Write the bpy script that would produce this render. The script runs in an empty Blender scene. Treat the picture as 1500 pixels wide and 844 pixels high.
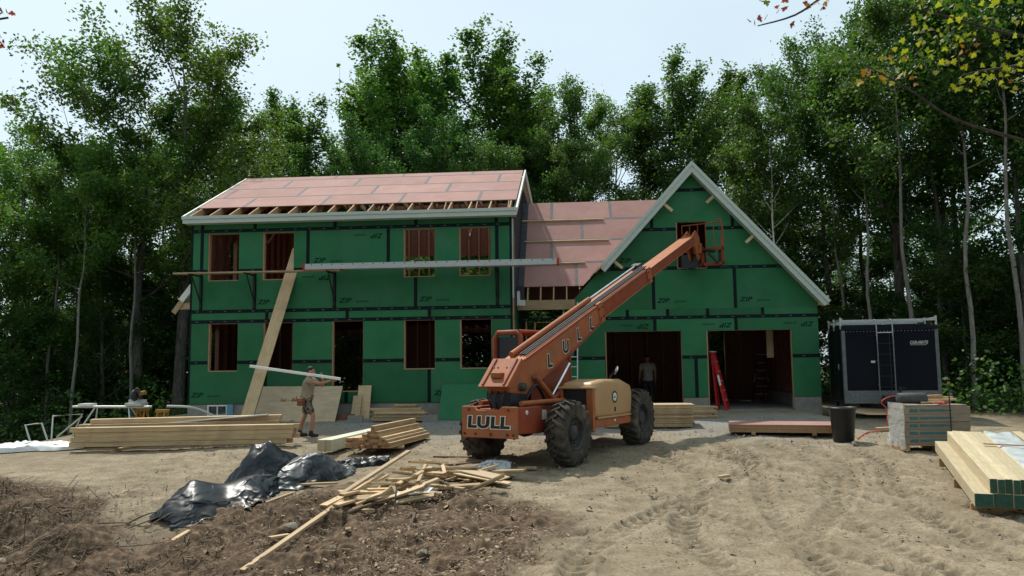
import bpy, bmesh, math, random
import numpy as np
from mathutils import Vector, Matrix, Euler
R = math.radians
scene = bpy.context.scene
C = scene.collection
ft = 0.3048
# ------------------------------------------------------------------ camera, sky, sun, exposure
cam_d = bpy.data.cameras.new('camera')
cam = bpy.data.objects.new('camera', cam_d); C.objects.link(cam); scene.camera = cam
cam_d.sensor_width = 36.0; cam_d.lens = 1167.25 / 1500 * 36
cam_d.clip_start = 0.1; cam_d.clip_end = 2000
pitch, roll, yaw = .0965, .0122, -.0772
Fv = Vector((math.sin(yaw)*math.cos(pitch), math.cos(yaw)*math.cos(pitch), math.sin(pitch)))
Rv = Vector((math.cos(yaw), -math.sin(yaw), 0)); Uv = Rv.cross(Fv)
R2 = Rv*math.cos(roll) - Uv*math.sin(roll); U2 = Rv*math.sin(roll) + Uv*math.cos(roll)
m = Matrix((R2, U2, -Fv)).transposed().to_4x4(); m.translation = (11.5155, -23.0829, 1.0389)
cam.matrix_world = m

SUN_EL, SUN_AZ = R(57), R(-33)          # azimuth from +Y towards +X
to_sun = Vector((math.sin(SUN_AZ)*math.cos(SUN_EL), math.cos(SUN_AZ)*math.cos(SUN_EL), math.sin(SUN_EL)))
w = bpy.data.worlds.new('World'); scene.world = w; w.use_nodes = True
nt = w.node_tree; nt.nodes.clear()
out = nt.nodes.new('ShaderNodeOutputWorld'); bg = nt.nodes.new('ShaderNodeBackground')
sky = nt.nodes.new('ShaderNodeTexSky'); sky.sky_type = 'NISHITA'; sky.sun_disc = False
sky.sun_elevation = SUN_EL; sky.sun_rotation = SUN_AZ; sky.air_density = 1.0; sky.dust_density = 2.5; sky.ozone_density = 1.0
# thin hazy cloud veil over the whole sky
tc = nt.nodes.new('ShaderNodeTexCoord'); mp = nt.nodes.new('ShaderNodeMapping'); mp.inputs['Scale'].default_value = (1.2, 1.2, 3.0)
nz = nt.nodes.new('ShaderNodeTexNoise'); nz.inputs['Scale'].default_value = 1.6; nz.inputs['Detail'].default_value = 5
rmp = nt.nodes.new('ShaderNodeValToRGB'); rmp.color_ramp.elements[0].position = .30; rmp.color_ramp.elements[1].position = .72
rmp.color_ramp.elements[0].color = (.50, .50, .50, 1); rmp.color_ramp.elements[1].color = (.96, .96, .96, 1)
mx = nt.nodes.new('ShaderNodeMix'); mx.data_type = 'RGBA'; mx.inputs['B'].default_value = (5.5, 6.75, 7.05, 1)
nt.links.new(tc.outputs['Generated'], mp.inputs['Vector']); nt.links.new(mp.outputs['Vector'], nz.inputs['Vector'])
nt.links.new(nz.outputs['Fac'], rmp.inputs['Fac']); nt.links.new(rmp.outputs['Color'], mx.inputs['Factor'])
nt.links.new(sky.outputs['Color'], mx.inputs['A']); nt.links.new(mx.outputs['Result'], bg.inputs['Color'])
bg.inputs['Strength'].default_value = 0.10
nt.links.new(bg.outputs['Background'], out.inputs['Surface'])
sl = bpy.data.lights.new('sun', 'SUN'); sun = bpy.data.objects.new('sun', sl); C.objects.link(sun)
sl.energy = 3.1; sl.angle = R(1.5); sl.color = (1, .95, .86)
sun.location = (0, 0, 60); sun.rotation_euler = (-to_sun).to_track_quat('-Z', 'Y').to_euler()
vs = scene.view_settings; vs.view_transform = 'Standard'; vs.look = 'None'; vs.exposure = 0.53; vs.gamma = 1.0; vs.use_curve_mapping = False

# ------------------------------------------------------------------ helpers
rng = random.Random(7)
nprng = np.random.default_rng(11)

def tag(o, label=None, cat=None, group=None, kind=None):
    if label: o['label'] = label
    if cat: o['category'] = cat
    if group: o['group'] = group
    if kind: o['kind'] = kind
    return o

def empty(name, loc, label=None, cat=None, group=None, rz=0):
    o = bpy.data.objects.new(name, None); C.objects.link(o); o.location = loc; o.rotation_euler = (0, 0, rz)
    o.empty_display_size = .2
    return tag(o, label, cat, group)

def setparent(o, p):
    o.parent = p

def link(name, me, mats=None, parent=None, label=None, cat=None, group=None, kind=None, world=False):
    """world=True: mesh is in world coordinates while the parent Empty stands elsewhere"""
    o = bpy.data.objects.new(name, me); C.objects.link(o)
    if mats is not None and len(me.materials) == 0:
        for mm in (mats if isinstance(mats, (list, tuple)) else [mats]): me.materials.append(mm)
    if parent is not None:
        o.parent = parent
        if world:
            root = parent
            M = Matrix.Translation(root.location)
            q = root
            while q.parent is not None: q = q.parent
            o.matrix_parent_inverse = Matrix.Translation(-Vector(q.location)) if root is q else Matrix.Identity(4)
    return tag(o, label, cat, group, kind)

class MB:
    def __init__(s): s.v = []; s.f = []; s.mi = []; s.sm = []
    def add(s, vs, fs, mi=0, smooth=False):
        n = len(s.v); s.v += [tuple(a) for a in vs]
        for f in fs: s.f.append([i + n for i in f]); s.mi.append(mi); s.sm.append(smooth)
        return s
    def box(s, x0, x1, y0, y1, z0, z1, mi=0, M=None):
        vs = [Vector(p) for p in ((x0,y0,z0),(x1,y0,z0),(x1,y1,z0),(x0,y1,z0),(x0,y0,z1),(x1,y0,z1),(x1,y1,z1),(x0,y1,z1))]
        if M is not None: vs = [M @ p for p in vs]
        return s.add(vs, [(0,3,2,1),(4,5,6,7),(0,1,5,4),(1,2,6,5),(2,3,7,6),(3,0,4,7)], mi)
    def beam(s, p, q, wd, ht, up=(0,0,1), mi=0):
        p, q = Vector(p), Vector(q); d = (q - p); L = d.length; d.normalize(); up = Vector(up)
        side = d.cross(up)
        if side.length < 1e-4: side = d.cross(Vector((0,1,0)))
        side.normalize(); u = side.cross(d)
        a, b = side*wd/2, u*ht/2
        vs = [p-a-b, p+a-b, p+a+b, p-a+b, q-a-b, q+a-b, q+a+b, q-a+b]
        return s.add(vs, [(0,1,2,3),(7,6,5,4),(0,4,5,1),(1,5,6,2),(2,6,7,3),(3,7,4,0)], mi)
    def prism(s, poly, ex, mi=0):
        """poly: list of 3D points (planar), extruded by vector ex"""
        ex = Vector(ex); n = len(poly); P = [Vector(p) for p in poly]
        vs = P + [p + ex for p in P]
        nrm = Vector((0,0,0))
        for i in range(n): nrm += P[i].cross(P[(i+1) % n])
        fl = nrm.dot(ex) > 0
        a = list(range(n)); b = [i + n for i in range(n)]
        fs = [a[::-1] if fl else a, b if fl else b[::-1]]
        for i in range(n):
            j = (i+1) % n
            fs.append((i, j, j+n, i+n) if fl else (j, i, i+n, j+n))
        return s.add(vs, fs, mi)
    def tube(s, pts, rad, n=8, mi=0, cap=True, smooth=True):
        pts = [Vector(p) for p in pts]; k = len(pts)
        rad = list(rad) if isinstance(rad, (list, tuple)) else [rad]*k
        vs = []; ref = None
        for i, p in enumerate(pts):
            d = (pts[min(i+1, k-1)] - pts[max(i-1, 0)]).normalized()
            if ref is None or abs(d.dot(ref)) > .98:
                ref = Vector((0,0,1)) if abs(d.z) < .9 else Vector((1,0,0))
            a = d.cross(ref).normalized(); b = d.cross(a); ref = a.cross(d)
            for j in range(n):
                t = 2*math.pi*j/n; vs.append(p + (a*math.cos(t) + b*math.sin(t))*rad[i])
        fs = []
        for i in range(k-1):
            for j in range(n):
                fs.append((i*n+j, i*n+(j+1) % n, (i+1)*n+(j+1) % n, (i+1)*n+j))
        s.add(vs, fs, mi, smooth)
        if cap:
            s.add(vs[:n], [list(range(n))[::-1]], mi); s.add(vs[-n:], [list(range(n))], mi)
        return s
    def lathe(s, prof, n=24, axis='Z', mi=0, M=None, smooth=True):
        """prof: list of (r, h)"""
        vs = []
        for r_, h in prof:
            for j in range(n):
                t = 2*math.pi*j/n; c, q = r_*math.cos(t), r_*math.sin(t)
                p = Vector((c, q, h)) if axis == 'Z' else Vector((c, h, q))
                vs.append(M @ p if M is not None else p)
        fs = []
        for i in range(len(prof)-1):
            for j in range(n):
                a = (i*n+j, i*n+(j+1) % n, (i+1)*n+(j+1) % n, (i+1)*n+j)
                fs.append(a if axis == 'Z' else a[::-1])
        return s.add(vs, fs, mi, smooth)
    def mesh(s, name='mesh'):
        me = bpy.data.meshes.new(name); me.from_pydata(s.v, [], s.f)
        me.polygons.foreach_set('material_index', s.mi); me.polygons.foreach_set('use_smooth', s.sm); me.update()
        return me
    def build(s, name, mats, parent=None, **k):
        return link(name, s.mesh(name), mats, parent, **k)

def bevel(o, wdt, seg=2, ang=R(35)):
    me = o.data; bm = bmesh.new(); bm.from_mesh(me)
    bmesh.ops.remove_doubles(bm, verts=bm.verts, dist=1e-5)
    es = [e for e in bm.edges if len(e.link_faces) == 2 and e.calc_face_angle(0) > ang]
    bmesh.ops.bevel(bm, geom=es, offset=wdt, segments=seg, profile=.5, affect='EDGES', clamp_overlap=True)
    bm.to_mesh(me); bm.free(); me.update()
    return o

# ---- materials
def nodes_of(name):
    mt = bpy.data.materials.new(name); mt.use_nodes = True; t = mt.node_tree; t.nodes.clear()
    o = t.nodes.new('ShaderNodeOutputMaterial'); return mt, t, o
def N(t, typ, **k):
    n = t.nodes.new(typ)
    for a, b in k.items():
        if a in n.inputs: n.inputs[a].default_value = b
        else: setattr(n, a, b)
    return n
def mat(name, c1, c2=None, scale=6, stretch=(1,1,1), rough=.7, bump=0, bscale=None, rnd=0, metal=0, coat=0, spec=.4, detail=4, lo=.35, hi=.65, dirt=None, dscale=2.0):
    """two-tone noise material; rnd: per-object brightness variation; dirt: colour of blotchy grime"""
    mt, t, o = nodes_of(name); c2 = c2 or tuple(x*.75 for x in c1)
    b = N(t, 'ShaderNodeBsdfPrincipled', Roughness=rough, Metallic=metal)
    b.inputs['Specular IOR Level'].default_value = spec; b.inputs['Coat Weight'].default_value = coat
    tcn = N(t, 'ShaderNodeTexCoord'); mp_ = N(t, 'ShaderNodeMapping'); mp_.inputs['Scale'].default_value = stretch
    oi = N(t, 'ShaderNodeObjectInfo')
    cb = N(t, 'ShaderNodeCombineXYZ'); ml = N(t, 'ShaderNodeMath', operation='MULTIPLY'); ml.inputs[1].default_value = 37.0
    t.links.new(oi.outputs['Random'], ml.inputs[0])
    for i in range(3): t.links.new(ml.outputs[0], cb.inputs[i])
    t.links.new(tcn.outputs['Object'], mp_.inputs['Vector'])
    if rnd: t.links.new(cb.outputs[0], mp_.inputs['Location'])
    n1 = N(t, 'ShaderNodeTexNoise', Scale=scale, Detail=detail, Roughness=.6)
    t.links.new(mp_.outputs[0], n1.inputs['Vector'])
    rp = N(t, 'ShaderNodeValToRGB'); rp.color_ramp.elements[0].position = lo; rp.color_ramp.elements[1].position = hi
    rp.color_ramp.elements[0].color = (*c2, 1); rp.color_ramp.elements[1].color = (*c1, 1)
    t.links.new(n1.outputs['Fac'], rp.inputs['Fac'])
    col = rp.outputs['Color']
    if dirt:
        n2 = N(t, 'ShaderNodeTexNoise', Scale=dscale, Detail=6, Roughness=.65)
        t.links.new(tcn.outputs['Object'], n2.inputs['Vector'])
        r2 = N(t, 'ShaderNodeValToRGB'); r2.color_ramp.elements[0].position = .48; r2.color_ramp.elements[1].position = .75
        r2.color_ramp.elements[0].color = (0,0,0,1); r2.color_ramp.elements[1].color = (.8,.8,.8,1)
        t.links.new(n2.outputs['Fac'], r2.inputs['Fac'])
        m_ = N(t, 'ShaderNodeMix', data_type='RGBA'); m_.inputs['B'].default_value = (*dirt, 1)
        t.links.new(r2.outputs['Color'], m_.inputs['Factor']); t.links.new(col, m_.inputs['A']); col = m_.outputs['Result']
    if rnd:
        hs = N(t, 'ShaderNodeHueSaturation'); mr = N(t, 'ShaderNodeMapRange')
        mr.inputs['To Min'].default_value = 1 - rnd; mr.inputs['To Max'].default_value = 1 + rnd
        t.links.new(oi.outputs['Random'], mr.inputs['Value']); t.links.new(mr.outputs[0], hs.inputs['Value']); t.links.new(col, hs.inputs['Color']); col = hs.outputs['Color']
    t.links.new(col, b.inputs['Base Color'])
    if bump:
        n3 = N(t, 'ShaderNodeTexNoise', Scale=bscale or scale*3, Detail=5)
        t.links.new(mp_.outputs[0], n3.inputs['Vector'])
        bp = N(t, 'ShaderNodeBump', Strength=bump, Distance=.02); t.links.new(n3.outputs['Fac'], bp.inputs['Height']); t.links.new(bp.outputs[0], b.inputs['Normal'])
    t.links.new(b.outputs[0], o.inputs['Surface'])
    return mt

M = {}
M['zip'] = mat('green_sheathing', (.023,.152,.060), (.018,.126,.048), scale=1.3, rough=.6, rnd=.17, bump=.08, bscale=60, dirt=(.048,.140,.078), dscale=1.1, spec=.25)
M['zipprint'] = mat('sheathing_print', (.007,.034,.018), rough=.7, spec=.1)
M['tape'] = mat('black_tape', (.004,.008,.010), (.008,.016,.018), scale=9, rough=.6, spec=.12)
M['tapemark'] = mat('tape_print', (.12,.16,.17), rough=.6)
M['redroof'] = mat('red_sheathing', (.39,.225,.195), (.33,.185,.160), scale=1.6, rough=.8, rnd=.10, bump=.06, bscale=50, dirt=(.34,.195,.17), dscale=.9, spec=.12)
M['rooftape'] = mat('grey_tape', (.15,.14,.145), (.20,.185,.19), scale=7, rough=.8, spec=.1)
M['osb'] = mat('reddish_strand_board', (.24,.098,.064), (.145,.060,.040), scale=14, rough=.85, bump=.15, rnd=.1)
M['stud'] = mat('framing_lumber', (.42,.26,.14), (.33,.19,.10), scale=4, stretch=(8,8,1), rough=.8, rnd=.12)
M['wood'] = mat('pine_lumber', (.54,.40,.235), (.40,.28,.155), scale=3, stretch=(.7,14,14), rough=.75, rnd=.26, bump=.10, bscale=10, dirt=(.30,.20,.12), dscale=1.8)
M['endwood'] = mat('sawn_end_grain', (.42,.21,.105), (.30,.145,.07), scale=20, rough=.85, rnd=.15)
M['paleply'] = mat('pale_plywood', (.50,.39,.26), (.42,.31,.20), scale=2.2, stretch=(1,1,6), rough=.8, bump=.05, dirt=(.36,.28,.19))
M['lvl'] = mat('engineered_beam', (.54,.46,.30), (.43,.35,.215), scale=5, stretch=(.5,8,8), rough=.7, rnd=.15, dirt=(.42,.34,.21), dscale=3)
M['palebeam'] = mat('wrapped_pale_beam', (.58,.60,.46), (.50,.52,.40), scale=3, rough=.6)
M['greenend'] = mat('green_sealed_end', (.018,.075,.052), (.035,.10,.075), scale=16, rough=.7, dirt=(.10,.10,.06))
M['trim'] = mat('pale_grey_trim', (.50,.56,.50), (.44,.50,.45), scale=3, stretch=(1,6,6), rough=.6)
M['white'] = mat('white_paint', (.78,.78,.75), (.70,.70,.67), scale=5, rough=.5)
M['conc'] = mat('concrete', (.30,.29,.26), (.22,.215,.195), scale=3, rough=.9, bump=.2, bscale=25, dirt=(.20,.18,.15))
M['siding'] = mat('charcoal_siding', (.036,.043,.055), (.024,.029,.038), scale=6, rough=.6, rnd=.1)
M['darkmetal'] = mat('dark_steel', (.02,.02,.022), (.035,.03,.028), scale=8, rough=.5, metal=.6)
M['alu'] = mat('aluminium', (.55,.57,.56), (.45,.47,.46), scale=10, stretch=(1,8,8), rough=.42, metal=.55)
M['dullalu'] = mat('dull_aluminium', (.17,.18,.18), (.12,.125,.125), scale=6, rough=.6, metal=.3)
M['orange'] = mat('orange_paint', (.40,.122,.042), (.30,.086,.030), scale=3.5, rough=.6, dirt=(.21,.12,.075), dscale=2.6, bump=.04, spec=.25)
M['orangedark'] = mat('red_orange_paint', (.30,.060,.024), (.23,.045,.020), scale=3, rough=.6, dirt=(.17,.085,.055), dscale=2, spec=.25)
M['tan'] = mat('tan_hood_paint', (.46,.275,.125), (.40,.235,.105), scale=2, rough=.42, dirt=(.34,.23,.13), dscale=2.5)
M['rubber'] = mat('dusty_rubber', (.075,.066,.055), (.035,.032,.028), scale=5, rough=.95, bump=.2, bscale=30, dirt=(.19,.15,.105), dscale=3.0, spec=.15)
M['rim'] = mat('dark_rim', (.035,.036,.038), (.02,.02,.021), scale=6, rough=.6, dirt=(.12,.095,.07), dscale=5)
M['black'] = mat('black_plastic', (.012,.013,.016), (.02,.021,.024), scale=8, rough=.45)
M['chrome'] = mat('polished_rod', (.75,.75,.75), rough=.16, metal=1)
M['letterblack'] = mat('black_lettering', (.010,.010,.010), rough=.5)
M['letterwhite'] = mat('white_lettering', (.75,.72,.64), rough=.5)
M['trailer'] = mat('gloss_black_panel', (.006,.007,.012), (.008,.009,.014), scale=1, rough=.22, spec=.07)
M['red'] = mat('red_fibreglass', (.50,.012,.016), (.42,.010,.014), scale=5, rough=.45)
M['rednylon'] = mat('red_hose_rubber', (.60,.07,.04), rough=.5)
M['carton'] = mat('carton', (.29,.235,.17), (.24,.19,.135), scale=5, rough=.85, rnd=.08, dirt=(.28,.21,.14))
M['teal'] = mat('teal_print', (.04,.13,.14), (.07,.18,.19), scale=30, rough=.8)
M['clearwrap'] = mat('shrink_wrap', (.62,.66,.66), (.46,.50,.50), scale=4, rough=.18, bump=.7, bscale=5, spec=.6)
M['bluefoam'] = mat('blue_foam_board', (.16,.36,.52), rough=.7)
M['skin'] = mat('skin', (.40,.20,.13), (.34,.165,.105), scale=12, rough=.55)
M['shirt'] = mat('faded_tan_shirt', (.30,.265,.20), (.25,.22,.165), scale=9, rough=.9, bump=1.0, bscale=6, spec=.1)
M['greyshirt'] = mat('grey_shirt', (.36,.32,.29), (.30,.27,.25), scale=9, rough=.9, bump=1.0, bscale=6, spec=.1)
M['camo'] = mat('camouflage_cloth', (.17,.15,.12), (.018,.018,.016), scale=16, rough=.9, lo=.44, hi=.54)
M['darkcloth'] = mat('dark_trousers', (.028,.028,.034), rough=.9)
M['boot'] = mat('worn_boots', (.045,.032,.022), (.025,.02,.016), scale=12, rough=.8)
M['hair'] = mat('dark_hair', (.016,.011,.008), rough=.7)
M['leather'] = mat('tool_pouch_leather', (.22,.085,.030), (.14,.05,.02), scale=9, rough=.7)
M['barkgrey'] = mat('grey_bark', (.17,.155,.135), (.075,.066,.056), scale=3, stretch=(5,5,1), rough=.95, bump=.8, bscale=10, rnd=.15, lo=.38, hi=.68)
M['barkdark'] = mat('dark_bark', (.105,.090,.072), (.045,.038,.030), scale=3, stretch=(5,5,1), rough=.95, bump=.8, bscale=10, rnd=.2, lo=.38, hi=.68)
M['barkpale'] = mat('pale_grey_bark', (.27,.25,.215), (.15,.135,.115), scale=3, stretch=(5,5,1), rough=.95, bump=.6, bscale=10, rnd=.2, lo=.38, hi=.68)
M['barkbirch'] = mat('birch_bark', (.58,.55,.48), (.12,.11,.10), scale=4, stretch=(1,1,5), rough=.85, lo=.30, hi=.42)
M['stone'] = mat('field_stone', (.24,.20,.15), (.13,.105,.08), scale=5, rough=.9, bump=.4, bscale=18, rnd=.25, dirt=(.16,.12,.08))
M['twig'] = mat('dead_twig', (.20,.145,.095), (.10,.072,.048), scale=9, rough=.95, rnd=.3)
M['brushtwig'] = mat('dark_brush', (.13,.095,.062), (.05,.036,.024), scale=6, rough=.95)
M['chip'] = mat('wood_chips', (.44,.33,.21), (.22,.155,.095), scale=30, rough=.9)
M['gravelbit'] = mat('pebbles', (.24,.19,.135), (.14,.11,.08), scale=20, rough=.95)
M['gravel'] = mat('grey_gravel', (.30,.29,.265), (.18,.17,.155), scale=30, rough=.9)
M['plasticblack'] = mat('black_poly_sheeting', (.004,.007,.010), (.012,.018,.024), scale=1.5, rough=.36, spec=.22, dirt=(.025,.024,.022), dscale=2)
M['plasticsheen'] = mat('black_poly_sky_sheen', (.012,.016,.02), (.085,.098,.105), scale=1.6, rough=.40, spec=.28)  # same black plastic, with the sky's reflection put into the colour
M['whitesheet'] = mat('white_poly_sheeting', (.66,.67,.64), (.55,.56,.53), scale=3, rough=.4, bump=.3, bscale=4)
M['paper'] = mat('paper', (.62,.58,.52), (.50,.46,.42), scale=6, rough=.8)
M['greybundle'] = mat('charcoal_roll', (.045,.045,.048), (.07,.07,.07), scale=8, rough=.7, bump=.2)
M['yellow'] = mat('yellow_plastic', (.34,.17,.03), rough=.6)
M['glass'] = mat('dark_glass', (.02,.03,.035), rough=.06, spec=.6)

def filmmat():
    mt, t, o = nodes_of('clear_film'); b = N(t, 'ShaderNodeBsdfPrincipled', Roughness=.25); b.inputs['Base Color'].default_value = (.72,.75,.74,1); b.inputs['Alpha'].default_value = .42
    tcn = N(t, 'ShaderNodeTexCoord'); n3 = N(t, 'ShaderNodeTexNoise', Scale=7, Detail=4); t.links.new(tcn.outputs['Object'], n3.inputs['Vector']); bp = N(t, 'ShaderNodeBump', Strength=.9, Distance=.05)
    t.links.new(n3.outputs['Fac'], bp.inputs['Height']); t.links.new(bp.outputs[0], b.inputs['Normal']); t.links.new(b.outputs[0], o.inputs['Surface']); return mt
M['film'] = filmmat()
def leafmat(name, c_lo, c_hi, trans=.42, gloss=.35):
    mt, t, o = nodes_of(name)
    at = N(t, 'ShaderNodeAttribute', attribute_name='tint'); oi = N(t, 'ShaderNodeObjectInfo')
    rp = N(t, 'ShaderNodeValToRGB'); rp.color_ramp.elements[0].color = (*c_lo, 1); rp.color_ramp.elements[1].color = (*c_hi, 1)
    t.links.new(at.outputs['Fac'], rp.inputs['Fac'])
    hs = N(t, 'ShaderNodeHueSaturation'); mr = N(t, 'ShaderNodeMapRange'); mr.inputs['To Min'].default_value = .474; mr.inputs['To Max'].default_value = .512
    mv = N(t, 'ShaderNodeMapRange'); mv.inputs['To Min'].default_value = .78; mv.inputs['To Max'].default_value = 1.22
    fr = N(t, 'ShaderNodeMath', operation='MULTIPLY'); fr.inputs[1].default_value = 7.31; fr2 = N(t, 'ShaderNodeMath', operation='FRACT')
    t.links.new(oi.outputs['Random'], fr.inputs[0]); t.links.new(fr.outputs[0], fr2.inputs[0])
    t.links.new(oi.outputs['Random'], mr.inputs['Value']); t.links.new(fr2.outputs[0], mv.inputs['Value'])
    t.links.new(mr.outputs[0], hs.inputs['Hue']); t.links.new(mv.outputs[0], hs.inputs['Value']); t.links.new(rp.outputs[0], hs.inputs['Color'])
    d = N(t, 'ShaderNodeBsdfPrincipled', Roughness=.5); d.inputs['Specular IOR Level'].default_value = gloss
    tr = N(t, 'ShaderNodeBsdfTranslucent'); ms = N(t, 'ShaderNodeMixShader', Fac=trans)
    ty = N(t, 'ShaderNodeMix', data_type='RGBA', blend_type='MULTIPLY'); ty.inputs['Factor'].default_value = 1; ty.inputs['B'].default_value = (1.40, 1.42, .55, 1)
    t.links.new(hs.outputs[0], d.inputs['Base Color']); t.links.new(hs.outputs[0], ty.inputs['A']); t.links.new(ty.outputs['Result'], tr.inputs['Color'])
    t.links.new(d.outputs[0], ms.inputs[1]); t.links.new(tr.outputs[0], ms.inputs[2]); t.links.new(ms.outputs[0], o.inputs['Surface'])
    return mt
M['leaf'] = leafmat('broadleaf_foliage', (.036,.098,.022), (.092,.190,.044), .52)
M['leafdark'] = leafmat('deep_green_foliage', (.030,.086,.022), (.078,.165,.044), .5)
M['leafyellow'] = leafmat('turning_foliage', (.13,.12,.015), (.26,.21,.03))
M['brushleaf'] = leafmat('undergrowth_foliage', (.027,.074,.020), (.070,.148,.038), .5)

# ---- numpy value noise
_perm = nprng.random((256, 256))
def vnoise(x, y):
    xi = np.floor(x).astype(int); yi = np.floor(y).astype(int); fx = x - xi; fy = y - yi
    fx = fx*fx*(3-2*fx); fy = fy*fy*(3-2*fy)
    a = _perm[xi % 256, yi % 256]; b = _perm[(xi+1) % 256, yi % 256]; c = _perm[xi % 256, (yi+1) % 256]; d = _perm[(xi+1) % 256, (yi+1) % 256]
    return (a*(1-fx)+b*fx)*(1-fy) + (c*(1-fx)+d*fx)*fy - .5
def fbm(x, y, o=4, g=.5):
    s = 0; a = 1
    for i in range(o): s = s + a*vnoise(x*2**i + 13.7*i, y*2**i + 7.1*i); a *= g
    return s
def ss(a, b, x):
    t = np.clip((x-a)/(b-a), 0, 1); return t*t*(3-2*t)

# ------------------------------------------------------------------ ground
def terr0(X, Y):
    X = np.asarray(X, float); Y = np.asarray(Y, float)
    z = np.where(Y > 0, -.42, np.where(Y > -12, -.42+.06*Y, -1.14+.03*(Y+12)))
    z = z - .75*ss(10.2, 6.8, X+.25*(Y+13))*ss(-10.2, -14.5, Y)
    z = z - 2.2*ss(-.9, -9, X)*ss(-8, -3, Y)
    z = z - .18*ss(18.0, 19.2, X)*ss(-7, -3, Y)
    return z
def soilmask(X, Y):
    e = fbm(X*.9, Y*.9, 4)
    a = ss(0, -1.0, Y + 9.2 + 2.1*ss(7.2, 4.6, X) + e*1.4) * ss(11.5, 10.1, X + .25*(Y+12) + e*1.6)   # brown, rooty ground before the scrap pile
    return a
def heap(X, Y):
    """spoil mounds in the brown ground"""
    h = .22*np.exp(-(((X-7.3)/.7)**2 + ((Y+11.0)/.5)**2)) + .42*np.exp(-(((X-3.2)/.7)**2 + ((Y+11.6)/.5)**2)) + .36*np.exp(-(((X-1.6)/.8)**2 + ((Y+10.4)/.5)**2)) + .30*np.exp(-(((X-4.4)/.5)**2 + ((Y+12.2)/.4)**2))
    h = h + .10*np.exp(-(((X-9.3)/.6)**2 + ((Y+12.5)/.35)**2))
    return h
TRACKS = [([(15.6,-5.0),(15.9,-6.6),(16.0,-8.2),(15.4,-10.4),(15.2,-12.5),(15.6,-15)], .16), ([(17.1,-5.6),(17.2,-7.4),(16.6,-9.6),(16.3,-12),(16.7,-15)], .16),
          ([(13.2,-6.2),(13.6,-8.4),(13.3,-10.6),(12.9,-12.4),(13.3,-15)], .18), ([(14.5,-5.2),(14.7,-8.0),(14.3,-11),(14.1,-15)], .14), ([(12.3,-8.6),(12.9,-10.4),(13.9,-12.2),(15.2,-14.5)], .13),
          ([(15.0,-5.4),(14.9,-7.2),(14.0,-9.4),(12.6,-11.4),(11.6,-13.4),(11.4,-15)], .15), ([(16.4,-5.6),(16.5,-7.4),(15.9,-9.6),(14.9,-11.6),(14.2,-13.4),(14.3,-15.5)], .15), ([(12.9,-7.0),(14.3,-8.6),(15.9,-10.2),(16.9,-12.4),(17.2,-15)], .14), ([(13.8,-6.0),(15.2,-7.7),(16.6,-9.4),(17.5,-11.8),(17.9,-14.5)], .14)]
def pathdist(X, Y, pts):
    bd = np.full(X.shape, 9.); bs = np.zeros(X.shape); bo = np.zeros(X.shape); acc = 0
    P = []
    for i in range(len(pts)-1):
        p0 = pts[max(i-1,0)]; p1 = pts[i]; p2 = pts[i+1]; p3 = pts[min(i+2, len(pts)-1)]
        for k in range(6):
            t = k/6
            P.append(tuple(.5*((2*p1[j]) + (-p0[j]+p2[j])*t + (2*p0[j]-5*p1[j]+4*p2[j]-p3[j])*t*t + (-p0[j]+3*p1[j]-3*p2[j]+p3[j])*t**3) for j in (0,1)))
    P.append(pts[-1])
    for (ax, ay), (bx, by) in zip(P[:-1], P[1:]):
        dx, dy = bx-ax, by-ay; L = math.hypot(dx, dy)
        t = np.clip(((X-ax)*dx + (Y-ay)*dy)/(L*L), 0, 1)
        ex = X-ax-t*dx; ey = Y-ay-t*dy; d = np.hypot(ex, ey); off = (ex*dy - ey*dx)/L
        k = d < bd; bd = np.where(k, d, bd); bs = np.where(k, acc + t*L, bs); bo = np.where(k, off, bo); acc += L
    return bd, bs, bo
def terr(X, Y):
    X = np.asarray(X, float); Y = np.asarray(Y, float)
    z = terr0(X, Y)
    near = ss(6, 1.5, Y)
    s = soilmask(X, Y)
    z = z + near*(.07*fbm(X*.55, Y*.55, 3) + .025*fbm(X*1.9+5, Y*1.9, 3)) * ss(1.0, -2.5, Y)
    z = z + s*(.10*fbm(X*2.2, Y*2.2+3, 4)) + heap(X, Y)
    pad = ss(2.6, 1.5, np.hypot((X-11.3)/1.3, (Y+5.8)/1.5)*1.35)
    z = z*(1-pad) + terr0(X, Y)*pad
    return z
def gz(x, y): return float(terr(np.array([x]), np.array([y]))[0])

def axis(segs):
    a = [segs[0][0]]
    for (s, e, st) in segs:
        n = max(1, int(round((e-s)/st))); a += list(np.linspace(s, e, n+1)[1:])
    return np.array(a)
gx = axis([(-260,-60,12),(-60,-16,2),(-16,-2,.4),(-2,2,.12),(2,19.5,.045),(19.5,28,.25),(28,80,3),(80,280,12)])
gyv = axis([(-60,-24,3),(-24,-16,.3),(-16,-4,.045),(-4,1.5,.10),(1.5,14,.5),(14,80,3),(80,400,16)])
GX, GY = np.meshgrid(gx, gyv, indexing='ij')
GZm = terr(GX, GY)
S = soilmask(GX, GY)
def bankmask(X, Y): return ss(3.3, 2.1, X + (Y+9.6)*.7 + fbm(X*1.1+4, Y*1.1, 4)*2.2)*ss(-8.6, -9.8, Y+fbm(X*1.3, Y*1.3+8, 3)*1.2)
S = np.clip(np.maximum(S, bankmask(GX, GY)), 0, 1)
fine = ss(-3.0, -5.0, GY)*ss(1, 3, GX)*ss(21, 19, GX)*ss(-17, -15.5, GY)
rough_ = np.abs(fbm(GX*4.2, GY*4.2, 3)); GZm += fine*(1-S)*(.014*fbm(GX*3.1, GY*5.2, 4) + .012*np.abs(fbm(GX*6, GY*9, 3)) + .014*fbm(GX*13, GY*17, 2) - .022*ss(.16, .42, fbm(GX*2.6+9, GY*4.1, 3)))
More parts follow.
